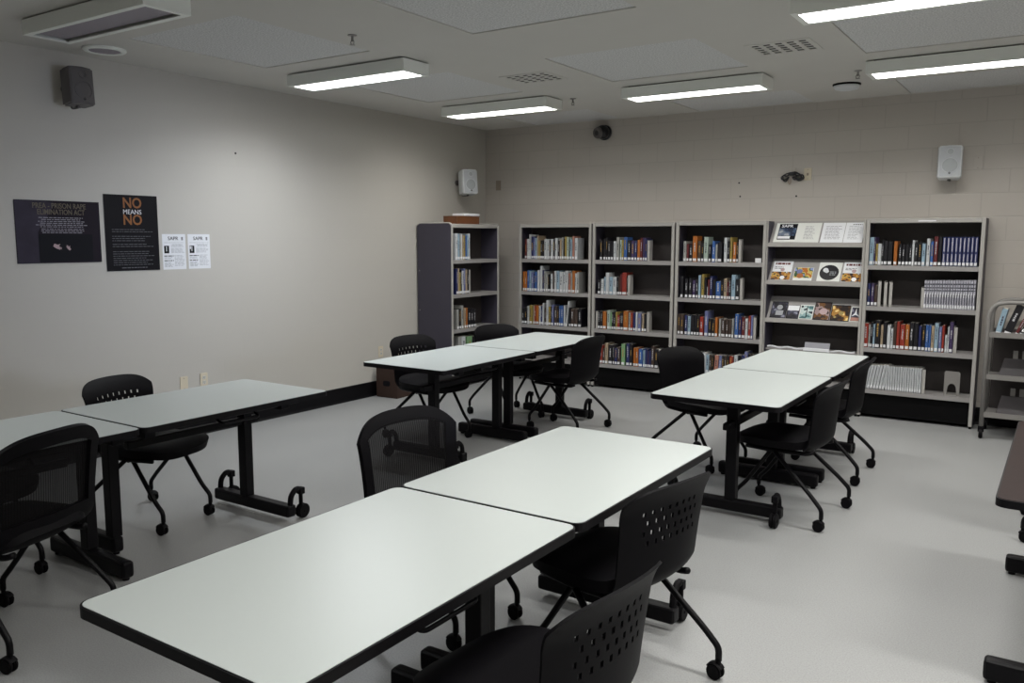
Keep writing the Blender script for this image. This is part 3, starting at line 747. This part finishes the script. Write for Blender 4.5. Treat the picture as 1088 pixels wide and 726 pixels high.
bookcase(2.583, 3.508, 1.806, 'tall bookcase on the back wall, third from the left, dark books')
display_case = bookcase(3.512, 4.405, 1.806, 'magazine display bookcase with sloping shelves of papers and covers', levels=[1.585, 1.225, .86], display=True, pl=.012, pr=.022)
right_case = bookcase(4.408, 5.348, 1.815, 'tall bookcase on the back wall, rightmost, with navy encyclopedias on top shelf')
o = obj('name_strip', B(4.83-4.878, YF-.0006, 1.785, 4.97-4.878, YF+.0025, 1.797), 'lab', right_case); o['label'] = 'slim white label strip'

# bookcase standing against the left wall, open side turned into the room
t = thing('bookcase', 'purple-sided bookcase standing against the left wall in the corner', 'bookcase', (.02, -.87, 0), 0, 'tall grey and black bookcases')
X1 = .47
for s, y in ((-1, -.43), (1, .43)):
    sp = obj('side_panel', xform(prism(bmesh.new(), rrect(.0, .035, X1, 1.79, .03), -.012, .012), Matrix(((1, 0, 0, 0), (0, 0, 1, y), (0, 1, 0, 0), (0, 0, 0, 1)))), 'side', t)
    edge = [(X1-.004, y, .03), (X1-.004, y, 1.765), (X1-.030, y, 1.792), (.03, y, 1.792), (.0, y, 1.77)]
    obj('edge_strip', tube(bmesh.new(), smooth_path(edge, 4), .012, 8, flat=(1.25, .8)), 'post', sp)
    if s < 0:
        bm = bmesh.new()
        for z in (.46, .85, 1.28): cyl(bm, (.025, y-.013, z), (0, 1, 0), .007, .004, 10)
        obj('bolt_heads', bm, 'chrome', sp)
obj('back_panel', B(.215, -.418, .10, .235, .418, 1.77), 'back', t)
obj('top_panel', box(bmesh.new(), .01, -.418, 1.745, X1-.004, .418, 1.786, .003, 1), 'post', t)
for z in LV:
    bm = box(bmesh.new(), .235, -.418, z-.020, X1-.01, .418, z); box(bm, X1-.014, -.416, z-.038, X1-.002, .416, z)
    obj('shelf_board', bm, 'shelf', t)
obj('kick_plate', B(X1-.05, -.418, .03, X1-.035, .418, .25), 'kick', t)

# wooden box and papers on top of it
t = thing('wooden_box', 'small orange wooden box on top of the purple bookcase', 'box', (.37, -.975, 1.788))
bm = bmesh.new(); w, d, h = .09, .205, .076
box(bm, -w, -d, 0, w, d, .010); box(bm, -w, -d, .010, -w+.010, d, h); box(bm, w-.010, -d, .010, w, d, h); box(bm, -w+.010, -d, .010, w-.010, -d+.010, h); box(bm, -w+.010, d-.010, .010, w-.010, d, h)
obj('body', bm, 'wood', t)
obj('lid', box(bmesh.new(), -w-.004, -d-.004, h, w+.004, d+.004, h+.008, .002, 1), 'wood', t)
t = tag(obj('paper_stack', box(bmesh.new(), -.08, -.145, 0, .08, .145, .028, .006, 2), 'paper', None, False, (.375, -.90, 1.8725)), 'white stack of papers lying on the orange wooden box', 'papers')

# ------------------------------------------------------------------ books
BOOKS = {
'0a':"W-1234,16,282 W-1217,30,284 L-1185,34,279 G-1149,14,276 W-1134,25,279 T-1107,27,266 Y-1079,27,263 B-1049,28,263 L-1019,27,270 W-991,22,282",
'0b':"N-1222,33,278 T-1187,25,282 Y-1161,23,236 K-1137,19,265 W-1116,30,251 I-1085,32,274 T-1050,31,263 K-1017,28,268 Z-986,32,267",
'0c':"G-1211,37,217 K-1170,35,221 G-1132,41,254 T-1080,34,222 O-1044,25,223 K-1011,47,217 K-962,48,213 K-911,46,203",
'0d':"G-1187,52,297 W-1131,78,294 E-1028,100,286 K-923,61,278 K-860,77,279 W-778,75,271,6",
'1a':"M738,27,224 W766,29,225 W796,23,277 N825,31,254 I857,19,243 L877,22,236 T900,19,262 Y920,25,203 K947,25,210 K973,23,199 W998,35,225 W1035,28,218 K1064,16,214 W1081,35,225 K1117,19,222 W1138,36,236 K1176,22,207 T1200,23,222 G1225,21,244 K1248,15,229 Y1265,24,251 S1290,28,247 K1319,11,222 L1331,28,222 C1361,27,258 W1391,39,237",
'1b':"O712,29,222 O742,26,223 B771,27,239 L799,25,232 I827,28,217 N856,15,207 B873,31,222 W907,34,242 W945,29,291 N977,16,243 G995,24,232 G1021,26,207 K1049,15,200 K1065,18,201 W1085,27,205 D1114,18,228 W1133,27,239 L1162,37,240 W1201,45,230 W1248,28,231 W1277,34,243 C1314,29,218 G1346,19,222 O1366,32,245 W1400,22,217 G1424,25,232",
'1c':"K700,34,175 K736,34,192 W773,26,209 Y801,43,218 T852,19,212 R872,18,217 O892,37,215 W931,25,216 N957,20,214 W978,18,248 D1007,19,197 W1027,31,284 Y1059,28,211 K1088,13,216 I1102,23,235 D1139,34,222 K1174,23,228 B1199,21,229 B1221,31,226 W1257,19,235 W1278,20,285,7 K1327,21,212 D1351,42,203 D1394,47,205 K1444,42,208",
'2a':"K1704,32,217 K1748,29,231 K1780,17,242 K1800,35,207 K1837,30,203 W1869,32,203 G1903,33,247 S1945,20,218 Y1966,23,218 B1991,40,247 K2033,41,214 P2076,39,208 N2116,27,211 O2148,32,218 M2181,26,242 P2211,22,242 N2236,23,229 Z2262,25,215",
'2b':"K1684,36,151 W1723,36,166 L1761,18,188 W1780,42,235 L1824,41,190 W1867,43,192 K1913,20,192 D1934,20,200 M1955,21,222 R1978,54,240 K2034,8,210 Z2044,35,217",
'2c':"Z1665,26,193 K1693,28,198 K1723,27,199 O1752,44,194 S1804,38,207 E1844,15,184 K1861,21,188 K1884,21,186 Y1906,21,194 R1929,26,163 K1957,15,189 K1974,23,190 O1999,60,210 G2061,21,195 R2084,27,196 N2115,28,198 W2144,21,203 I2170,37,194 T2215,26,192 K2242,29,190 Z2273,24,213",
'2d':"K1647,38,174 T1687,29,177 R1719,37,202 D1758,25,166 T1784,39,228 K1827,50,211 K1879,21,209 N1903,32,181 D1937,34,195 E1982,45,233 N2041,39,241 K2082,31,236 O2126,24,201 O2152,32,204 B2188,47,192 L2239,23,180 N2263,25,197 P2290,17,176 N2309,22,182 D2332,36,232 K2371,43,206 Z2416,35,209",
'3a':"G2663,32,206 M2697,24,180 K2726,34,173 O2761,49,259 D2816,36,210 K2854,25,187 S2880,47,250 K2931,26,175 B2966,34,207 G3002,19,178 K3024,46,195 W3089,31,243 K3123,25,208 Y3149,24,247 O3181,33,199 K3215,19,195 Z3235,30,228",
'3b':"K2641,30,220 K2689,33,194 K2731,35,202 P2770,34,183 K2805,26,198 L2832,25,235 Y2866,29,246 K2897,21,213 W2924,8,120 M2933,20,195 N2954,27,228 K2984,29,196 B3017,51,178 K3069,29,192 T3099,31,209 M3132,17,174 K3150,24,207 L3176,41,247 K3220,37,203 Z3261,35,217",
'3c':"D2621,27,209 D2651,35,211 N2697,30,201 L2730,32,191 K2763,33,209 K2798,27,207 K2828,29,212 R2860,39,194 I2909,38,256 K2951,33,179 K2987,32,173 O3020,27,195 G3062,20,185 D3084,43,183 D3131,29,181 D3162,30,183 G3194,20,192 B3223,38,241 N3263,29,219 M3294,34,214 W3329,26,200 R3359,25,228 I3385,21,233 Z3410,30,223",
'3d':"D2775,25,183 W2828,36,203 K2866,26,187 W2893,39,208,2 L2934,32,189,2 D2971,24,189 K2996,22,185 C3021,42,191,3 I3066,33,191,3 K3101,29,193 D3131,21,192 K3153,26,197 R3182,36,194 W3228,39,207 K3269,34,207 N3304,28,216 I3333,33,251 K3369,24,233 D3396,24,229",
'5a':"L4441,39,249 P4481,10,251 Y4495,18,192 W4514,30,192 K4545,16,227 K4563,32,217 K4597,37,212 O4645,29,213 K4685,25,188 K4712,27,184 K4740,29,186 K4770,22,194 W4793,19,223 K4815,26,208 K4842,28,209 L4872,29,194",
'5a2':"W4908,28,237 B4940,24,213 M4965,33,256 K5000,28,252",
'5an':"N5032,29,252 N5063,29,252 N5094,29,252 N5125,29,252 N5155,29,252 N5186,29,252 N5216,28,252 N5246,28,252 N5276,28,252",
'5b':"N4442,27,203 P4474,26,204 D4502,28,189 Z4531,31,230 Z4582,33,226 Z4625,33,225 Z4886,21,186",
'5bs':"X4909,19,244 X4929,19,244 X4950,19,245 X4970,19,245 X4991,19,246 X5011,19,247 X5031,19,247 X5052,19,248 X5072,18,248 X5091,19,249 X5112,19,249 X5132,19,250 X5152,18,251 X5171,19,251 X5191,19,252 X5211,19,252 X5231,17,253 X5250,18,254 X5269,18,254 X5289,18,255",
'5c':"R4429,41,220 G4472,15,209 K4488,18,232 L4509,17,215 K4527,43,247 T4575,21,211 K4597,28,238 W4629,29,214 W4661,18,186 D4680,25,243 R4707,25,249 R4736,41,225 O4779,33,227 K4813,34,246 K4848,34,244 N4886,24,221 K4912,29,231 B4942,25,233 B4968,18,230 T4987,25,227 L5013,32,254 I5048,23,222 R5072,19,236 W5097,18,154 W5116,13,226 P5130,30,269 Z5163,26,233",
'5dl':"W4453,23,216 W4479,23,218 W4504,23,220 W4530,23,222 W4555,23,225 W4581,23,227 W4606,23,229",
'5d':"W4636,18,216 W4656,18,217 W4676,18,216 W4696,18,217 W4716,18,217 W4736,18,218 W4756,18,218 W4776,18,219 W4795,18,219 W4815,18,220 W4835,18,219 W4854,18,220 W4874,18,220 W4893,18,221 W4913,18,221 Z4935,26,222",
}
BAY = {'0': 'purple corner bookcase', '1': 'leftmost back-wall bookcase', '2': 'second back-wall bookcase', '3': 'third back-wall bookcase', '5': 'rightmost back-wall bookcase'}
SH = {'a': 'top', 'b': 'second', 'c': 'third', 'd': 'bottom'}
rb = random.Random(5)
def make_book(name, w, h, d, code, label, group, loc, rz, lean, style=None):
    o = bpy.data.objects.new(name, None)
    bm = bmesh.new(); c = .0025
    # cover: rounded spine and two boards
    sp = [(0, .004), (w*.12, .0012), (w*.35, 0), (w*.65, 0), (w*.88, .0012), (w, .004), (w, d), (w-c, d), (w-c, .007), (c, .007), (c, d), (0, d)]
    prism(bm, sp, 0, h)
    bpy.data.objects.remove(o)
    o = obj(name, bm, 'bk'+code)
    o.location = loc; o.rotation_euler = (0, math.radians(lean), rz)
    tag(o, label, 'book', group)
    obj('pages', B(c, .008, .003, w-c, d-.004, h-.003), 'pages', o)
    if style != 'plain':
        obj('spine_label', B(w*.08, -.0010, .008, w*.92, .0030, .034), 'lab', o)
    if style is None:
        r = rb.random()
        if r < .75:
            dark = code in 'WGLTYSCX'
            tm = 'ttd' if dark else ('ttg' if r < .15 else 'ttl')
            a = h*rb.uniform(.36, .48); b = h*rb.uniform(.72, .92); bm = bmesh.new(); z = a
            while z < b-.006:
                dz = min(rb.uniform(.008, .022), b-z); box(bm, w*rb.uniform(.32, .42), -.0008, z, w*rb.uniform(.58, .68), .002, z+dz); z += dz+.005
            obj('spine_title', bm, tm, o)
    elif style == 'banded':
        bm = bmesh.new(); box(bm, w*.06, -.0008, h*.62, w*.94, .003, h*.66); box(bm, w*.06, -.0008, h*.72, w*.94, .003, h*.76); box(bm, w*.06, -.0008, h*.84, w*.94, .003, h*.89); box(bm, w*.55, -.0008, .040, w*.92, .003, h*.50)
        obj('spine_print', bm, 'ttd', o)
        obj('spine_panel', B(w*.10, -.0008, h*.40, w*.55, .003, h*.56), 'lab', o)
    elif style == 'set':
        bm = bmesh.new(); box(bm, w*.30, -.0008, h*.50, w*.62, .002, h*.96); box(bm, w*.30, -.0008, h*.16, w*.62, .002, h*.42)
        obj('spine_title', bm, 'bkX', o)
    elif style == 'series':
        bm = bmesh.new(); z = h*.30
        while z < h*.93:
            box(bm, w*.40, -.0008, z, w*.66, .002, z+.010); z += .016
        obj('spine_title', bm, 'inkg', o)
    return o
def bookend(x, y, z, h, label, facing=False, rz=0):
    t = thing('bookend', label, 'bookend', (x, y, z), rz, 'grey metal bookends')
    pl = rrect(-.062, 0, .062, h, .012); 
    # upright plate seen edge-on with a folded rim, foot plate on the shelf
    bm = bmesh.new()
    box(bm, 0, .002, 0, .003, .125, h, 0); box(bm, .003, .0, .0, .026, .003, h-.008, .0)
    obj('upright', bm, 'post', t)
    obj('foot_plate', B(.003, .004, .0, .025, .120, .002), 'post', t)
    return t
for key, txt in BOOKS.items():
    bay, sh = key[0], key[1]
    zs = LV['abcd'.index(sh)]; where = f"{SH[sh]} shelf of the {BAY[bay]}"
    grp = f"books on the {where}"
    ents = txt.split(); n = 0; nz = 0
    for en in ents:
        code = en[0]; v = [int(k) for k in en[1:].split(',')]; x, w, h = v[0]/1000, v[1]/1000, v[2]/1000; lean = v[3] if len(v) > 3 else 0
        end = bay == '0'
        if code == 'Z':
            nz += 1
            lab = f"grey metal bookend, {ORD[nz-1]} from left, {where}"
            bookend(x if not end else .475, YF+.018 if not end else x, zs+.0005, h, lab, rz=PI/2 if end else 0)
            continue
        n += 1
        style = None; d = rb.uniform(.135, .17)
        size = 'thick ' if w > .038 else ('slim ' if w < .02 else '')
        noun = 'book'
        pos = ORD[n-1]
        if key == '5an': style = 'set'; lab = f"navy encyclopedia volume, {pos} of the matching set, {where}"
        elif key == '5bs': style = 'banded'; lab = f"lavender grey striped volume, {pos} of the matching row, {where}"
        elif key == '5dl': style = 'series'; lean = 9; lab = f"leaning white volume, {pos} from left, {where}"
        elif key == '5d': style = 'series'; lab = f"upright white volume, {pos} of the numbered row, {where}"
        elif key == '5a2': lab = f"{size}{BC[code][1]} book, {pos} beside the navy set, {where}"
        else: lab = f"{size}{BC[code][1]} book, {pos} from left, {where}"
        if end:
            make_book('book', w*.91, h, d, code, lab, grp, (.482, x, zs+.0005), PI/2, lean, style)
        else:
            zz = zs+.0005
            if lean: zz += max(0, math.sin(math.radians(lean))*w)
            make_book('book', w*.91, h, d, code, lab, grp, (x, YF+.016, zz), 0, lean, style)
# bookend plate facing the room, with an arched opening
t = thing('bookend', 'grey metal bookend with arched hole facing the room, bottom shelf of the rightmost bookcase', 'bookend', (5.17, -.235, .2705), math.radians(-8), 'grey metal bookends')
bm = bmesh.new(); hw, h = .063, .215
arch = [(.034*math.cos(a), .062+.045*math.sin(a)) for a in [PI*k/12 for k in range(13)]]
outer = [(hw, 0), (hw, h-.012), (hw-.012, h), (-hw+.012, h), (-hw, h-.012), (-hw, 0)]
poly = outer+[(-.040, 0), (-.040, .022), (-.034, .062)]+arch[::-1][1:-1]+[(.034, .062), (.040, .022), (.040, 0)]
o = obj('upright', xform(prism(bm, poly, -.0015, .0015), Matrix.Rotation(PI/2, 4, 'X')), 'cart', t)
obj('foot_plate', B(-.06, .003, 0, .06, .10, .002), 'post', t)
tag(obj('white_card', box(bmesh.new(), 3.405, YF+.014, 1.4006, 3.462, YF+.024, 1.445), 'lab'), 'small white card standing at the right end, top shelf of the third bookcase', 'card')

# ------------------------------------------------------------------ magazines and papers on the display shelves
SL = math.atan2(.211, .158)     # slope of the display faces
def on_display(name, label, cat, x, zlev, w, h, group, yaw=0):
    t = thing(name, label, cat, group=group)
    y0, z0 = YF+.0225, zlev+.0065
    n = Vector((0, -math.sin(SL), math.cos(SL))); up = Vector((0, math.cos(SL), math.sin(SL))); r = Vector((1, 0, 0))
    m = Matrix((r, up, n)).transposed().to_4x4()
    p = Vector((x, y0, z0))+up*.010+n*.0012
    m.translation = p
    t.matrix_world = m @ Matrix.Rotation(yaw, 4, 'Z')
    return t
def slab(w, h, z0=0, z1=.003): return B(0, 0, z0, w, h, z1)
GD = 'papers and magazines on the display bookcase'
rs = random.Random(21)
t = on_display('booklet', 'dark blue SAPR booklet on the top display shelf, leftmost', 'booklet', 3.565, 1.585, .15, .20, GD)
obj('backing', slab(.215, .225), 'paperg', t)
bm = B(.030, .030, .0031, .200, .215, .0050); obj('dark_cover', bm, 'ink', t)
obj('heading', shift(text_bm('SAPR', .045, bold=.001, width=.11), .105, .188, .0053), 'tw', t)
M['art0'] = art('blue_grey_cover_art', [(.02, .03, .06), (.05, .08, .14), (.15, .18, .24), (.35, .37, .40)], 9)
obj('cover_picture', B(.035, .075, .0051, .195, .165, .0055), 'art0', t)
obj('lower_band', B(.035, .040, .0051, .150, .070, .0055), 'paper', t)
for k, (x, ex, lab) in enumerate([(3.770, .0, 'white printed sheet on the top display shelf, just right of the dark booklet'), (4.000, 0, 'white printed sheet on the top display shelf, third item along'), (4.205, 0, 'white printed sheet with bold heading on the top display shelf, rightmost')]):
    w = [.215, .200, .165][k]
    t = on_display('sheet', lab, 'sheet', x, 1.585, w, .23, GD)
    obj('page', slab(w, .228, 0, .002), 'paper' if k else 'paperg', t)
    bm = bmesh.new(); rows(bm, .03 if k else .07, w-.02 if k else .17, .185, 10, .016, .005, rs, False, z=.0024); obj('small_print', bm, 'inkg' if k == 2 else 'tl', t)
    if k == 2: bm = bmesh.new(); rows(bm, .06, .14, .205, 1, .01, .009, rs, z=.0024); obj('heading', bm, 'ink', t)
M['artA'] = art('ochre_magazine_art', [(.03, .02, .02), (.35, .15, .03), (.50, .30, .07), (.03, .025, .03), (.60, .60, .60)], 16)
M['artB'] = art('orange_yellow_art', [(.40, .13, .02), (.55, .42, .12), (.05, .10, .04), (.22, .27, .50)], 12)
M['artC'] = art('dark_grey_cover_art', [(.008, .008, .012), (.02, .017, .025), (.05, .05, .08), (.22, .22, .28)], 12)
M['artD'] = art('teal_cover_art', [(.06, .14, .15), (.25, .38, .38), (.50, .58, .57), (.02, .03, .04)], 10)
M['artE'] = art('brown_portrait_art', [(.03, .015, .012), (.14, .06, .015), (.30, .22, .22), (.05, .03, .025)], 9)
M['artF'] = art('golden_glow_art', [(.012, .006, .004), (.05, .02, .006), (.35, .17, .03), (.75, .55, .22)], 10)
def zine(label, x, zl):
    t = on_display('magazine', label, 'magazine', x, zl, .185, .225, GD)
    obj('cover', slab(.185, .222), 'paper', t)
    bm = bmesh.new(); rows(bm, .02, .165, .190, 1, .01, .022, rs, z=.0034); obj('heading', bm, 'bkM', t)
    bm = bmesh.new(); rows(bm, .02, .12, .150, 2, .016, .006, rs, False, z=.0034); obj('small_print', bm, 'ink', t)
    obj('cover_picture', B(.002, .002, .0031, .183, .095, .0036), 'artA', t)
    obj('pink_figure', cyl(bmesh.new(), (.098, .120, .0034), (0, 0, 1), .020, .0006, 16), 'skin', t)
    obj('white_figure', cyl(bmesh.new(), (.110, .028, .0038), (0, 0, 1), .022, .0005, 16), 'paper', t)
zine('white magazine with ochre picture on the middle display shelf, leftmost', 3.552, 1.225)
t = on_display('magazine', 'orange and yellow illustrated cover on the middle display shelf, second along', 'magazine', 3.765, 1.225, .17, .16, GD)
obj('cover', slab(.175, .150), 'paperg', t); obj('cover_picture', B(.004, .03, .0031, .171, .147, .0036), 'artB', t)
obj('blue_spot', cyl(bmesh.new(), (.05, .105, .0036), (0, 0, 1), .026, .0006, 18), 'bkI', t); obj('orange_spot', cyl(bmesh.new(), (.06, .055, .0036), (0, 0, 1), .030, .0006, 18), 'bkO', t)
t = on_display('booklet', 'white booklet with round black disc on the middle display shelf', 'booklet', 3.985, 1.225, .19, .22, GD)
obj('page', slab(.205, .215), 'paperg', t); obj('round_disc', cyl(bmesh.new(), (.100, .098, .0036), (0, 0, 1), .086, .0008, 36), 'bkK', t)
bm = bmesh.new(); cyl(bm, (.065, .125, .0043), (0, 0, 1), .024, .0005, 18); cyl(bm, (.078, .110, .0043), (0, 0, 1), .018, .0005, 18); obj('pale_figure', bm, 'paper', t)
bm = bmesh.new(); rows(bm, .105, .165, .105, 3, .016, .008, rs, z=.0043); obj('disc_lettering', bm, 'inkg', t)
zine('white magazine with ochre picture on the middle display shelf, rightmost', 4.205, 1.225)
for k, (x, w, h, a, lab, tl) in enumerate([
    (3.560, .150, .185, 'artC', 'dark violet cover on the lowest display shelf, leftmost', 0),
    (3.715, .115, .150, 'artC', 'white topped dark cover on the lowest display shelf, second along', 0),
    (3.835, .125, .160, 'artD', 'pale teal cover on the lowest display shelf, third along', 0),
    (3.966, .150, .200, 'artE', 'brown portrait cover on the lowest display shelf, fourth along', 0),
    (4.122, .165, .175, 'artF', 'dark cover with golden glow on the lowest display shelf, fifth along', 0),
    (4.296, .088, .165, 'artC', 'grey cover with white star shape on the lowest display shelf, rightmost', 0)]):
    t = on_display('magazine', lab, 'magazine', x, .86, w, h, GD)
    obj('cover', slab(w, h), 'ink' if k in (0, 1, 3, 4) else 'paperg', t)
    obj('cover_picture', B(.006, .006, .0031, w-.006, h-.010, .0036), a, t)
    if k == 1: obj('white_band', B(.004, h*.60, .0037, w-.004, h-.004, .0042), 'paper', t)
    if k == 0:
        bm = bmesh.new(); cyl(bm, (.08, .12, .0038), (0, 0, 1), .028, .0005, 16); box(bm, .05, .03, .0037, .12, .085, .0041); obj('pale_figure', bm, 'inkg', t)
    if k == 2: bm = bmesh.new(); box(bm, .060, .02, .0037, .068, h-.01, .0042); obj('dark_divider', bm, 'ink', t)
    if k == 3: bm = bmesh.new(); cyl(bm, (.085, .095, .0038), (0, 0, 1), .036, .0006, 20); obj('pale_face', bm, 'skin', t)
    if k == 4: bm = bmesh.new(); cyl(bm, (.09, .085, .0038), (0, 0, 1), .022, .0006, 20); cyl(bm, (.04, .04, .0038), (0, 0, 1), .012, .0006, 16); obj('bright_glow', bm, 'bkY', t)
    if k == 5:
        bm = bmesh.new()
        for a3 in (90, 210, 330):
            c, s = math.cos(math.radians(a3)), math.sin(math.radians(a3))
            bm.faces.new([bm.verts.new((.044+px, .085+py, .0042)) for px, py in ((-s*.010, c*.010), (s*.010, -c*.010), (c*.042, s*.06))])
        obj('white_star', bm, 'paper', t); obj('orange_base', B(.008, .008, .0037, w-.008, .045, .0040), 'bkC', t)
# lowest compartment: wavy white paper edge and an acrylic sign holder
pts = []
for k in range(30):
    x = 3.545+k*.028; pts.append((x, YF+.045+.004*math.sin(k*1.7), .592+.006*math.sin(k*1.1)+(.0 if k < 12 else -.004)))
tag(obj('paper_trim', tube(bmesh.new(), pts, .009, 6, flat=(.35, 1)), 'paper'), 'thin wavy white paper strip low in the display bookcase', 'paper strip')
obj('low_board', B(3.535-3.9585, YF+.030, .560, 4.382-3.9585, -.031, .578), 'shelf', display_case)
t = thing('sign_holder', 'smoky clear sign holder low in the magazine display, behind the right tables', 'sign holder', (4.02, YF+.012, .578))
obj('tilted_panel', xform(B(-.115, -.0015, .004, .115, .0015, .085), Matrix.Rotation(math.radians(-22), 4, 'X')), 'clear', t)
obj('white_front', box(bmesh.new(), -.120, -.020, .0, .120, -.006, .030, .002, 1), 'paper', t)

# ------------------------------------------------------------------ book cart
t = thing('book_cart', 'grey metal book cart with arched end frame at the right edge', 'book cart', (5.44, -.60, 0))
CW, CD = .66, .42
for y, nm in ((0, 'front'), (CD, 'rear')):
    obj('arch_frame', tube(bmesh.new(), smooth_path([(.0, y, .10), (.0, y, .93), (.0, y, 1.03), (.04, y, 1.11), (.13, y, 1.13), (CW-.13, y, 1.13), (CW-.04, y, 1.11), (CW, y, 1.03), (CW, y, .93), (CW, y, .10)], 5), .017, 12), 'cart', t, True)
    for x in (0, CW):
        c = bmesh.new(); cyl(c, (x, y, .042), (1, 0, 0), .042, .026, 20, bev=.006); box(c, x-.022, y-.018, .055, x+.022, y+.018, .104, .006, 2)
        obj('caster', c, 'rubber', t)
for z in (.205, .520, .865):
    bm = box(bmesh.new(), .012, -.012, z-.022, CW-.012, -.004, z+.020); box(bm, .012, CD+.004, z-.022, CW-.012, CD+.012, z+.020); box(bm, .012, -.004, z-.022, CW-.012, CD+.004, z-.012)
    s = obj('cart_shelf', bm, 'cart', t)
    bm = bmesh.new()
    if z < .8:
        v = [bm.verts.new(p) for p in ((.09, .03, z-.010), (CW-.02, .03, z-.010), (CW-.02, .20, z+.135), (.12, .20, z+.135))]; bm.faces.new(v)
        bmesh.ops.solidify(bm, geom=bm.faces[:], thickness=.004)
        obj('sloped_rest', bm, 'rest', s)
        obj('divider_plate', B(.18, .21, z-.012, .215, .214, z+.20), 'cart', s); obj('divider_plate', B(.245, .21, z-.012, .285, .214, z+.20), 'cart', s)
obj('cart_back', B(.02, CD-.02, .19, CW-.02, CD-.012, .88), 'back', t)
GC = 'books leaning on the book cart'
def cart_book(x, w, h, code, lean, lab):
    o = make_book('book', w, h, .17, code, lab, GC, (x, -.595, .8535+math.sin(math.radians(lean))*w), 0, lean, None); return o
cart_book(5.487, .040, .225, 'L', 12, 'pale blue book leaning on the top of the book cart, leftmost')
cart_book(5.545, .055, .265, 'K', 19, 'thick black book leaning on the book cart beside the pale blue one')
cart_book(5.620, .022, .215, 'M', 23, 'slim maroon book leaning on the book cart, third along')
for k in range(4):
    o = cart_book(5.650+.0275*k, .024, .20, 'K', 25, f'black and white striped book leaning on the book cart, {ORD[k]} of the striped ones')
    bm = bmesh.new()
    for j in range(3): box(bm, .004, -.0010, .045+j*.045, .020, .002, .070+j*.045)
    obj('white_stripes', bm, 'lab', o)

# ------------------------------------------------------------------ cardboard box under the back left tables
t = thing('cardboard_box', 'small brown cardboard box on the floor against the left wall, under the back tables', 'box', (.185, -1.90, 0), math.radians(3))
w, d, h = .135, .13, .30
bm = bmesh.new(); box(bm, -w, -d, 0, w, d, .006); box(bm, -w, -d, .006, -w+.005, d, h); box(bm, w-.005, -d, .006, w, d, h); box(bm, -w+.005, -d, .006, w-.005, -d+.005, h); box(bm, -w+.005, d-.005, .006, w-.005, d, h)
obj('carton', bm, 'card', t)
for s in (-1, 1): obj('flap', B(min(s*w, 0.002*s), -d, h, max(s*w, .002*s), d, h+.004), 'card', t)
bm = prism(bmesh.new(), rrect(-.045, .0, .045, .055, .02), 0, .003); obj('hand_hole', xform(bm, Matrix.Translation((0, -d-.001, .12)) @ Matrix.Rotation(PI/2, 4, 'X')), 'ink', t)
# ------------------------------------------------------------------ added lamp outside the window, sky, camera
wd = bpy.data.worlds.new('sky'); bpy.context.scene.world = wd; wd.use_nodes = True
bg = wd.node_tree.nodes['Background']; bg.inputs[0].default_value = (.55, .68, 1, 1); bg.inputs[1].default_value = SKY
la = bpy.data.lights.new('added_daylight', 'AREA'); la.shape = 'DISK'; la.size = 4.5; la.energy = ADDED_DAY; la.color = (.70, .79, 1.0); la.spread = math.radians(30)  # added lamp, casts the bluish patch through the added window
lo = bpy.data.objects.new('added_daylight', la); C.objects.link(lo)
lo.location = (RX+11, -4.95, 1.45)
lo.rotation_euler = (Vector((0, -4.0, 1.85))-Vector(lo.location)).to_track_quat('-Z', 'Y').to_euler()
sc = bpy.context.scene
sc.view_settings.view_transform = 'Standard'; sc.view_settings.look = 'None'; sc.view_settings.gamma = 1; sc.view_settings.use_curve_mapping = False
sc.view_settings.exposure = EXPO
sc.cycles.use_denoising = True
sc.cycles.max_bounces = 7; sc.cycles.diffuse_bounces = 4; sc.cycles.glossy_bounces = 3; sc.cycles.transparent_max_bounces = 8
cam = bpy.data.cameras.new('camera'); co = bpy.data.objects.new('camera', cam); C.objects.link(co)
cam.sensor_width = 36; cam.lens = 36*888.95/1088; cam.clip_start = .05
yaw, pitch, roll = -.5877, -.1230, .0019
f = Vector((math.sin(yaw)*math.cos(pitch), math.cos(yaw)*math.cos(pitch), math.sin(pitch)))
r0 = Vector((math.cos(yaw), -math.sin(yaw), 0)); u0 = r0.cross(f)
r = r0*math.cos(roll)+u0*math.sin(roll); u = r.cross(f)
mw = Matrix((r, u, -f)).transposed().to_4x4(); mw.translation = Vector((5.9702, -8.3798, 1.6352)); co.matrix_world = mw
sc.camera = co
